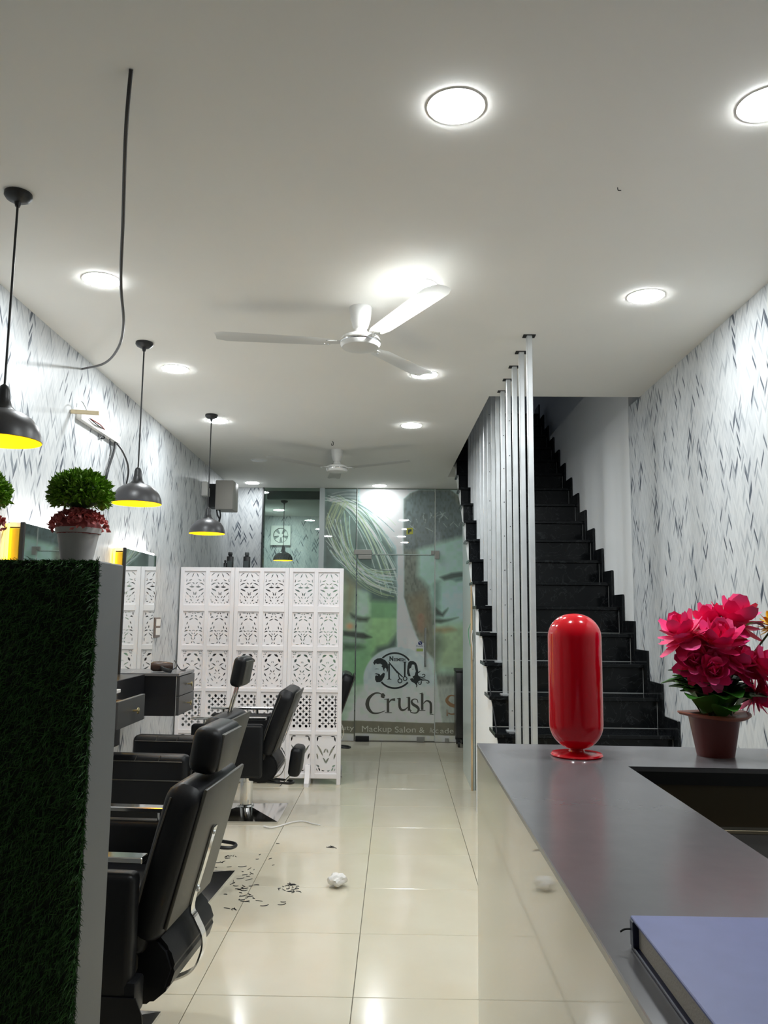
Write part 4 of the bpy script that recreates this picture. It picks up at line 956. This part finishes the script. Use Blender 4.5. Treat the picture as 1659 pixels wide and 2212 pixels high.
# ------------------------------------------------------------------ broken batten with loose wires on the left wall
bt_ = thing('wall_batten', 'broken white wall batten with loose wires above the green topiary', 'wall batten', (0, 0, 0))
def lw(y, z, o=0.012): return Vector((wx(y)+o, y, z))
o_ = B(); A_ = lw(4.40, 2.545, 0); 
prism(o_, [(wx(4.40)+.001, 4.40), (wx(5.09)+.001, 5.09), (wx(5.09)+.030, 5.09), (wx(4.40)+.030, 4.40)], 'z', 2.515, 2.565); obj('batten', o_, WHITEPL, bt_, smooth=False)
o_ = B(); box(o_, (wx(4.33)+.075, 4.33, 2.535), (.15, .026, .020), (0, 0, .25), .002, 1); obj('stick', o_, mat('pale_wood', (0.60, 0.50, 0.32), .6), bt_)
o_ = B(); tube(o_, [lw(4.42, 2.57, .05), lw(4.34, 2.60, .05), lw(4.28, 2.58, .05), lw(4.27, 2.55, .05)], .003, 6); obj('wire_loop', o_, STEEL, bt_)
o_ = B(); tube(o_, [at_x(196, 905, wx(4.6)+.04), at_x(208, 912, wx(4.7)+.05), at_x(218, 919, wx(4.8)+.05), at_x(226, 928, wx(4.9)+.03)], .0035, 6); obj('red_wire', o_, mat('red_wire', (0.20, 0.03, 0.03), .5), bt_)
o_ = B(); tube(o_, [at_x(194, 904, wx(4.6)+.04), at_x(208, 916, wx(4.7)+.04), at_x(221, 925, wx(4.85)+.03)], .003, 6); obj('black_wire', o_, BLACKP, bt_)
o_ = B(); tube(o_, [at_x(249, 955, wx(5.08)+.02), at_x(246, 975, wx(5.08)+.03), at_x(238, 1000, wx(5.0)+.03), at_x(230, 1025, wx(5.0)+.03), at_x(228, 1050, wx(5.0)+.02)], .008, 8); obj('black_wire', o_, BLACKP, bt_)
o_ = B(); tube(o_, [at_x(250, 955, wx(5.08)+.02), at_x(264, 974, wx(5.1)+.04), at_x(275, 1000, wx(5.2)+.05), at_x(277, 1022, wx(5.2)+.04), at_x(273, 1045, wx(5.2)+.02)], .006, 8); obj('black_wire', o_, BLACKP, bt_)
o_ = B(); tube(o_, [at_x(237, 948, wx(5.0)+.02), at_x(239, 965, wx(5.0)+.03), at_x(237, 985, wx(5.0)+.03)], .003, 6); obj('black_wire', o_, BLACKP, bt_)
o_ = B(); tube(o_, [at_x(214, 948, wx(4.85)+.01), at_x(222, 942, wx(4.85)+.02), at_x(226, 946, wx(4.85)+.02), at_x(219, 947, wx(4.85)+.01)], .004, 6); obj('black_wire', o_, BLACKP, bt_)

# ------------------------------------------------------------------ grass partition on the left
GX, GY0, GY1, GZ = -0.638, 1.70, 1.852, 1.54
gp = thing('grass_partition', 'low partition faced with dark green artificial grass at left', 'partition', (0, 0, 0))
o_ = B(); bx(o_, wx(1.77)+.004, GX, GY0, GY1, 0, GZ, .003, 1); obj('painted_core', o_, mat('grey_partition_paint', (0.125, 0.13, 0.13), .5, var=.03), gp)
o_ = B(); bx(o_, wx(1.77)+.004, GX-.002, GY0-.006, GY0-.0005, 0, GZ-.002); obj('turf_backing', o_, mat('turf_backing', (0.012, 0.022, 0.012), .9), gp, smooth=False)
vv, ff = [], []
def blade(o, d, L, w_, droop):
    s = Vector((d.z, 0, -d.x)); s = s.normalized()*w_ if s.length > 1e-4 else Vector((w_, 0, 0))
    m_ = o+d*L*.55+Vector((0, 0, -droop*.25)); e_ = o+d*L+Vector((0, 0, -droop)); n0 = len(vv)
    vv.extend([o-s, o+s, m_+s*.8, m_-s*.8, e_]); ff.extend([(n0, n0+1, n0+2, n0+3), (n0+3, n0+2, n0+4)])
for i in range(26000):
    near = i < 21000
    x = random.uniform(-1.0, GX) if near else random.uniform(-1.74, -1.0)
    z = random.uniform(.35, GZ) if near else random.uniform(.05, GZ)
    a_ = random.uniform(0, 2*PI); sp_ = random.uniform(.25, .95)
    d = Vector((math.cos(a_)*sp_, -1, math.sin(a_)*sp_-.15)).normalized()
    blade(Vector((x, GY0-.006, z)), d, random.uniform(.014, .030), random.uniform(.0006, .0011), random.uniform(0, .012))
for i in range(1600):                       # fringe on the two visible edges
    z = random.uniform(.3, GZ); d = Vector((random.uniform(.0, .9), -.6, random.uniform(-.9, .9))).normalized()
    blade(Vector((GX-.002, GY0-.004, z)), d, random.uniform(.010, .024), .0008, random.uniform(0, .008))
for i in range(700):
    x = random.uniform(-1.0, GX); d = Vector((random.uniform(-.6, .6), -.7, random.uniform(.0, .7))).normalized()
    blade(Vector((x, GY0-.004, GZ-.003)), d, random.uniform(.008, .018), .0008, .004)
me = bpy.data.meshes.new('grass'); me.from_pydata([tuple(v) for v in vv], [], ff)
go = obj('grass', me, mat('artificial_grass', (0.05, 0.15, 0.035), .5, var=.6, vscale=60), gp, smooth=False); go['kind'] = 'stuff'

# ------------------------------------------------------------------ topiary plants on the partition
def make_topiary(lab, loc):
    p = thing('potted_topiary', lab, 'potted plant', loc, 0, 'small artificial topiaries on the partition')
    o_ = B(); lathe(o_, [(0, 0), (.033, 0), (.034, .004), (.045, .066), (.049, .066), (.050, .078), (.046, .078), (.042, .070), (0, .070)], 36); obj('pot', o_, mat('grey_white_pot', (0.50, 0.49, 0.47), .45), p)
    V_, F_ = [], []
    def leaf(c, d, L, w_):
        d = d.normalized(); s = d.cross(Vector((random.uniform(-1, 1), random.uniform(-1, 1), random.uniform(-1, 1)))).normalized()*w_; u = d.cross(s).normalized()*w_*.35; n0 = len(V_)
        V_.extend([c, c+d*L*.5+s-u*.5, c+d*L, c+d*L*.5-s-u*.5, c+d*L*.5+u]); F_.extend([(n0, n0+1, n0+4), (n0+1, n0+2, n0+4), (n0+2, n0+3, n0+4), (n0+3, n0, n0+4)])
    for i in range(2600):
        a_ = random.uniform(0, 2*PI); zc = random.uniform(-.55, 1); rr = math.sqrt(max(0, 1-zc*zc)); n_ = Vector((rr*math.cos(a_), rr*math.sin(a_), zc))
        k = random.uniform(.72, .98); c = Vector((n_.x*.066*k, n_.y*.066*k, .158+n_.z*.050*k))
        d = n_+Vector((random.gauss(0, .5), random.gauss(0, .5), random.gauss(.15, .5))); leaf(c, d, random.uniform(.010, .018), random.uniform(.0026, .0042))
    me = bpy.data.meshes.new('foliage'); me.from_pydata([tuple(v) for v in V_], [], F_); fo = obj('foliage', me, mat('topiary_green', (0.20, 0.40, 0.03), .35, var=.45, vscale=45), p, smooth=False); fo['kind'] = 'stuff'
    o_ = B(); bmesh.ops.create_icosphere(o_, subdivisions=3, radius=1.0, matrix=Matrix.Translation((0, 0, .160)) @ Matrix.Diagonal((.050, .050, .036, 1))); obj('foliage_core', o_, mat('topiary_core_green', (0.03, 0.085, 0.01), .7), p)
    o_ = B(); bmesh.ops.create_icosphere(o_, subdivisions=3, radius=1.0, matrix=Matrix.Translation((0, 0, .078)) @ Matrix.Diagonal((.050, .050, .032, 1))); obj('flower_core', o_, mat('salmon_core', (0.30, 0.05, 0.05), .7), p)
    o_ = B(); tube(o_, [(0, 0, .06), (.004, .002, .10), (0, 0, .15)], .005, 8); obj('stem', o_, mat('stem_brown', (0.06, 0.04, 0.02), .7), p)
    V_, F_ = [], []
    for i in range(520):
        a_ = random.uniform(0, 2*PI); k = random.uniform(0, 1)**.6; n_ = Vector((math.cos(a_)*k, math.sin(a_)*k, math.sqrt(1-k*k)*.9)); c = Vector((n_.x*.060, n_.y*.060, .072+n_.z*.050))
        d = n_+Vector((random.gauss(0, .7), random.gauss(0, .7), random.gauss(-.1, .5))); leaf(c, d, random.uniform(.009, .014), random.uniform(.0045, .007))
    me = bpy.data.meshes.new('flower_skirt'); me.from_pydata([tuple(v) for v in V_], [], F_); so = obj('flower_skirt', me, mat('salmon_petals', (0.62, 0.15, 0.14), .5, var=.4, vscale=40), p, smooth=False); so['kind'] = 'stuff'
    return p
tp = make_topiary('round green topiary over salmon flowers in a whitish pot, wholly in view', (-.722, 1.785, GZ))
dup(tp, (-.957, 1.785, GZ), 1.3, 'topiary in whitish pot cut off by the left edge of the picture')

# ------------------------------------------------------------------ reception counter
HZ = 1.05; CX0, CX1 = .245, .598; CY1, CYI = 2.455, 2.112; CXR = 1.60
ct = thing('reception_counter', 'L shaped reception counter with dark grey top and glossy cream front', 'counter', (0, 0, 0))
o_ = B(); prism(o_, [(CX0, -.30), (CX1, -.30), (CX1, CYI+.014), (CXR, CYI-.03), (CXR, CY1-.045), (CX0, CY1+.012)], 'z', HZ-.012, HZ); bmesh.ops.bevel(o_, geom=o_.edges[:], offset=.0015, segments=1, affect='EDGES'); obj('worktop', o_, [GREYLAM], ct)
CREAMG = mat('glossy_cream_laminate', (0.66, 0.61, 0.49), .04, spec=1.0)
DKLIP = mat('dark_lipping', (0.012, 0.012, 0.012), .45)
o_ = B(); prism(o_, [(CX1-.018, CYI+.013), (CXR, CYI-.030), (CXR, CYI-.014), (CX1-.018, CYI+.029)], 'z', HZ-.043, HZ-.0122); obj('lipping', o_, DKLIP, ct, smooth=False)
o_ = B(); bx(o_, CX1-.018, CX1, -.30, CYI+.012, HZ-.043, HZ-.0122); obj('lipping', o_, DKLIP, ct, smooth=False)
o_ = B(); bx(o_, CX0+.001, CX0+.024, -.28, CY1+.008, .002, HZ-.0122); obj('front_panel', o_, CREAMG, ct, smooth=False)
o_ = B(); bx(o_, CX0+.026, CXR-.01, CY1-.075, CY1-.055, .002, HZ-.0122); obj('rear_panel', o_, CREAMG, ct, smooth=False)
o_ = B(); prism(o_, [(CX1-.002, CYI+.018), (CXR-.01, CYI-.024), (CXR-.01, CYI-.004), (CX1-.002, CYI+.04)], 'z', .905, HZ-.0405); obj('inner_panel', o_, mat('dark_olive_laminate', (0.085, 0.062, 0.030), .45), ct, smooth=False)
o_ = B(); prism(o_, [(CX1-.2, CYI+.005), (CXR-.01, CYI-.036), (CXR-.01, CYI-.030), (CX1-.2, CYI+.012)], 'z', .893, .900); obj('pale_edge_strip', o_, mat('tan_strip', (0.40, 0.33, 0.22), .5), ct, smooth=False)
o_ = B(); bx(o_, CX0+.03, CXR-.01, 1.55, CYI+.02, .862, .892); obj('inner_desk', o_, mat('dark_desk', (0.030, 0.028, 0.026), .4), ct, smooth=False)
o_ = B(); bx(o_, CX1-.05, CX1-.03, -.28, CYI, .002, HZ-.0405); obj('inner_side_panel', o_, MATS['dark_olive_laminate'], ct, smooth=False)

# red capsule ornament
rc = thing('red_capsule', 'glossy red capsule shaped ornament on a small disc foot, on the counter', 'ornament', (.500, 2.268, HZ))
RED = mat('glossy_red', (0.74, 0.002, 0.014), .14, coat=.2)
o_ = B(); R_, Hb, zb = .0735, .375, .018
pr = [(0, zb)]
for i in range(1, 13): a_ = i/12*PI/2; pr.append((R_*math.sin(a_)**.92, zb+.070*(1-math.cos(a_))))
for i in range(0, 13): a_ = i/12*PI/2; pr.append((max(R_*math.cos(a_)**.92, 0 if i == 12 else .001), zb+Hb-.070+.066*math.sin(a_)))
pr[-1] = (0, zb+Hb-.004)
lathe(o_, pr, 64, cap=False); obj('capsule_body', o_, RED, rc, ang=60)
o_ = B(); lathe(o_, [(0, 0), (.068, 0), (.071, .004), (.068, .008), (.045, .011), (.022, .013), (.018, .022), (0, .022)], 48); obj('disc_foot', o_, RED, rc)

# flower pot
fpos = (.893, 2.300, HZ)
fp = thing('flower_pot', 'terracotta pot of pink cloth flowers standing on the counter', 'flower pot', fpos)
TER = mat('terracotta_plastic', (0.30, 0.075, 0.035), .4)
o_ = B(); lathe(o_, [(0, 0), (.049, 0), (.050, .003), (.069, .108), (.072, .112), (.066, .112), (.062, .10), (0, .10)], 40); obj('pot_body', o_, mat('dark_terracotta', (0.135, 0.022, 0.016), .4), fp)
o_ = B(); lathe(o_, [(.068, .106), (.090, .112), (.097, .118), (.096, .1215), (.075, .116), (.066, .112)], 40, cap=False)
for v in o_.verts:
    a_ = math.atan2(v.co.y, v.co.x); k = math.hypot(v.co.x, v.co.y)
    if k > .08: v.co.z += .004*math.sin(2*a_+.8)-.004
obj('pot_rim', o_, TER, fp)
PINKS = [mat('pink_petal_%d' % i, c, .55) for i, c in enumerate([(0.94, 0.040, 0.25), (0.90, 0.022, 0.18), (0.95, 0.11, 0.34), (0.84, 0.015, 0.17)])]
def petal_mesh(name, L, w_, m):
    b_ = B(); n = 5; rows = []
    for i in range(n+1):
        t = i/n; hw = w_*(math.sin(PI*(.12+.80*t))**.8)*.5; z = .30*L*t*t
        rows.append([b_.verts.new((L*t, -hw, z+hw*.25)), b_.verts.new((L*t, 0, z)), b_.verts.new((L*t, hw, z+hw*.25))])
    for u, v in zip(rows, rows[1:]):
        for j in range(2): b_.faces.new((u[j], u[j+1], v[j+1], v[j]))
    me = bpy.data.meshes.new(name); b_.to_mesh(me); b_.free(); me.materials.append(m); me.shade_smooth(); return me
pet = [petal_mesh('petal', .040, .024, m_) for m_ in PINKS]
blooms = [((1478, 1376), 2.27, .075), ((1585, 1345), 2.32, .080), ((1554, 1396), 2.24, .080), ((1508, 1432), 2.25, .058), ((1640, 1446), 2.26, .068), ((1632, 1502), 2.30, .052), ((1592, 1440), 2.25, .062), ((1540, 1452), 2.22, .052), ((1530, 1350), 2.35, .066)]
ctr = Vector(fpos)+Vector((0, 0, .12))
for bi, ((bxp, byp), Yb, R0) in enumerate(blooms):
    c = at_y(bxp, byp, Yb)-Vector(fpos); out = (c-Vector((0, 0, .12))); out.normalize()
    if bi in (3, 5, 7): out = (out+Vector((0, -.4, -.5))).normalized()
    hb_ = B(); bmesh.ops.create_icosphere(hb_, subdivisions=2, radius=R0*.42, matrix=Matrix.Translation(c)); bo = obj('bloom', hb_, PINKS[1], fp)
    T = out.to_track_quat('Z', 'Y').to_matrix().to_4x4()
    N = 33
    for i in range(N):
        t = (i+.5)/N; el = math.radians(84-140*t); az = i*2.39996
        d = T @ Vector((math.cos(el)*math.cos(az), math.cos(el)*math.sin(az), math.sin(el)))
        o2 = bpy.data.objects.new('petal', pet[(i+bi) % 4 if t < .8 else (i % 3)]); COL.objects.link(o2); o2.parent = bo
        upv = (T @ Vector((0, 0, 1))); yv = upv.cross(d).normalized() if upv.cross(d).length > .05 else Vector((0, 1, 0)); zv = d.cross(yv).normalized()
        M3_ = Matrix((d, yv, zv)).transposed().to_4x4(); s_ = 1.16*R0/.040*random.uniform(.82, 1.05)
        o2.matrix_local = Matrix.Translation(c+d*.003) @ M3_ @ Matrix.Diagonal((s_*(.72+.28*t), s_*1.05, s_, 1))
    stp = B(); tube(stp, [(c.x*.15, c.y*.15, .10), (c.x*.45, c.y*.45, .10+(c.z-.10)*.5), tuple(c)], .0028, 6); obj('stem', stp, mat('stem_green', (0.03, 0.10, 0.02), .5), fp)
# a yellow bloom at the picture's right edge
c = at_y(1672, 1352, 2.30)-Vector(fpos); yb = B(); bmesh.ops.create_icosphere(yb, subdivisions=2, radius=.014, matrix=Matrix.Translation(c)); YEL = mat('yellow_petal', (0.85, 0.56, 0.01), .55); ybo = obj('yellow_bloom', yb, YEL, fp); ypm = petal_mesh('yellow_petal', .045, .022, YEL)
for i in range(34):
    t = (i+.5)/34; zz = 1-2*t; az = i*2.39996; rr = math.sqrt(1-zz*zz); d = Vector((rr*math.cos(az), rr*math.sin(az), zz)); yv = Vector((0, 0, 1)).cross(d); yv.normalize(); zv = d.cross(yv)
    o2 = bpy.data.objects.new('petal', ypm); COL.objects.link(o2); o2.parent = ybo; o2.matrix_local = Matrix.Translation(c) @ Matrix((d, yv, zv)).transposed().to_4x4()
stp = B(); tube(stp, [(.01, 0, .10), (c.x*.5, c.y, .10+(c.z-.10)*.55), tuple(c)], .0028, 6); obj('stem', stp, MATS['stem_green'], fp)
# leaves
def leaf_mesh(m):
    b_ = B(); n = 6; rows = []; L = .075
    for i in range(n+1):
        t = i/n; hw = .030*math.sin(PI*(.06+.90*t))**.75; z = .016*math.sin(PI*t)
        rows.append([b_.verts.new((L*t, -hw, z+hw*.3)), b_.verts.new((L*t, 0, z)), b_.verts.new((L*t, hw, z+hw*.3))])
    for u, v in zip(rows, rows[1:]):
        for j in range(2): b_.faces.new((u[j], u[j+1], v[j+1], v[j]))
    me = bpy.data.meshes.new('leaf'); b_.to_mesh(me); b_.free(); me.materials.append(m); me.shade_smooth(); return me
lm = [leaf_mesh(mat('leaf_green', (0.045, 0.19, 0.02), .4)), leaf_mesh(mat('leaf_light_green', (0.085, 0.22, 0.022), .4)), leaf_mesh(mat('leaf_dark_green', (0.018, 0.08, 0.015), .35))]
for i in range(64):
    az = i*2.39996; el = math.radians(random.uniform(28, 78) if i % 3 else random.uniform(12, 40)); d = Vector((math.cos(az)*math.cos(el), math.sin(az)*math.cos(el), math.sin(el)))
    kb_ = random.uniform(.02, .055); base = Vector((math.cos(az)*kb_, math.sin(az)*kb_, .108+random.uniform(0, .065))); yv = Vector((0, 0, 1)).cross(d).normalized(); zv = d.cross(yv)
    o2 = bpy.data.objects.new('leaf', lm[i % 3]); COL.objects.link(o2); o2.parent = fp; s_ = random.uniform(1.0, 1.5)
    o2.matrix_local = Matrix.Translation(base) @ Matrix((d, yv, zv)).transposed().to_4x4() @ Matrix.Diagonal((s_, s_*1.1, s_, 1))
o2 = bpy.data.objects.new('leaf', lm[2]); COL.objects.link(o2); o2.parent = fp; cc = at_y(1612, 1352, 2.24)-Vector(fpos); o2.matrix_local = Matrix.Translation(cc) @ Matrix.Rotation(.15, 4, 'Y') @ Matrix.Diagonal((.7, .6, .6, 1))

# blue book
bk = thing('hardcover_book', 'thick blue hardcover book lying on the counter in the foreground', 'book', (.277, .690, HZ))
BL = mat('blue_cover', (0.15, 0.18, 0.42), .40, var=.05, vscale=30); bw, bh, bt2 = .225, .300, .036
o_ = B(); bx(o_, 0, bw, 0, bh, bt2-.004, bt2, .001, 1); obj('top_cover', o_, BL, bk)
o_ = B(); bx(o_, 0, bw, 0, bh, 0, .004, .001, 1); obj('bottom_cover', o_, mat('navy_cover', (0.012, 0.017, 0.06), .4), bk)
o_ = B(); bx(o_, .006, bw-.004, .005, bh-.006, .004, bt2-.004); obj('pages', o_, mat('page_paper', (0.60, 0.56, 0.50), .8, bump=.3, bscale=300), bk, smooth=False)
o_ = B(); bx(o_, bw-.004, bw+.001, 0, bh, .0005, bt2-.0005, .001, 1); obj('spine', o_, MATS['navy_cover'], bk)
o_ = B(); bx(o_, -.0008, .012, bh-.012, bh+.0008, .0035, bt2-.0035, .001, 1); obj('corner_cap', o_, MATS['navy_cover'], bk)
o_ = B(); tube(o_, [(.004, bh-.004, .022), (-.006, bh+.001, .020), (-.012, bh+.001, .017)], .0012, 6); obj('bookmark_thread', o_, BLACKP, bk)

# ------------------------------------------------------------------ litter on the floor
def crumple(name, lab, cat, loc, r, flat, m, sub=3):
    b_ = B(); bmesh.ops.create_icosphere(b_, subdivisions=sub, radius=r)
    for v in b_.verts:
        n_ = v.co.normalized(); k = .75+.45*float(vnoise(np.array(n_.x*3+7.), np.array(n_.y*3+n_.z*2+9.))); v.co = n_*r*k; v.co.z *= flat
    zm = min(v.co.z for v in b_.verts); bmesh.ops.translate(b_, verts=b_.verts, vec=(0, 0, -zm))
    o = obj(name, b_, m, None, loc, ang=20); tag(o, lab, cat); return o
q = at_z(729, 1916, 0); crumple('crumpled_tissue', 'crumpled white tissue lying in the middle of the tiled floor', 'tissue', (q.x, q.y, 0), .052, .62, mat('tissue', (0.80, 0.78, 0.75), .9))
rb_ = [at_z(x, y, .006) for x, y in ((570, 1785), (585, 1788), (605, 1784), (632, 1776), (655, 1774), (675, 1779), (692, 1782))]
tag(obj('paper_strip', tube(B(), rb_, lambda t: .008*(1-.6*t), 6, 6), mat('tissue', (0.8, .78, .75), .9)), 'thin white paper strip trailing from the far chair base', 'paper strip')
V_, F_ = [], []
spots = [(480, 1865, 30, 14), (535, 1885, 26, 16), (520, 1912, 24, 20), (525, 1935, 22, 18), (500, 1850, 26, 6), (625, 1920, 24, 16), (632, 1912, 16, 10), (716, 1830, 8, 3), (600, 1822, 12, 4), (505, 1965, 16, 5), (560, 1945, 60, 24), (510, 1900, 40, 40), (545, 1865, 50, 20), (1120, 1850, 8, 3)]
for (px, py, sx_, sy_), n_ in zip(spots, (7, 6, 9, 9, 5, 12, 9, 7, 2, 4, 6, 9, 5, 0)):
    for i in range(n_):
        q = at_z(px+random.gauss(0, sx_*.45), py+random.gauss(0, sy_*.35), .001); a_ = random.gauss(0, .9); L = random.uniform(.012, .050); wd = random.uniform(.0012, .0045); bd = random.uniform(-1.2, 1.2); n0 = len(V_)
        if q.x < -.87 and 4.05 < q.y < 4.70: continue
        for j in range(5):
            t = j/4-.5; cx_ = q.x+L*t*math.cos(a_)-bd*L*(t*t)*math.sin(a_); cy_ = q.y+L*t*math.sin(a_)+bd*L*(t*t)*math.cos(a_); hw = wd*(1-4*t*t*.9)
            V_ += [(cx_-math.sin(a_)*hw, cy_+math.cos(a_)*hw, .0008), (cx_, cy_, .0035), (cx_+math.sin(a_)*hw, cy_-math.cos(a_)*hw, .0008)]
        for j in range(4):
            b0 = n0+3*j; F_ += [(b0, b0+3, b0+4, b0+1), (b0+1, b0+4, b0+5, b0+2)]
me = bpy.data.meshes.new('hair_clippings'); me.from_pydata(V_, [], F_)
tag(obj('hair_clippings', me, mat('black_hair', (0.01, 0.009, 0.009), .6)), 'black hair clippings scattered on the tiles beside the chairs', 'hair clippings', kind='stuff')
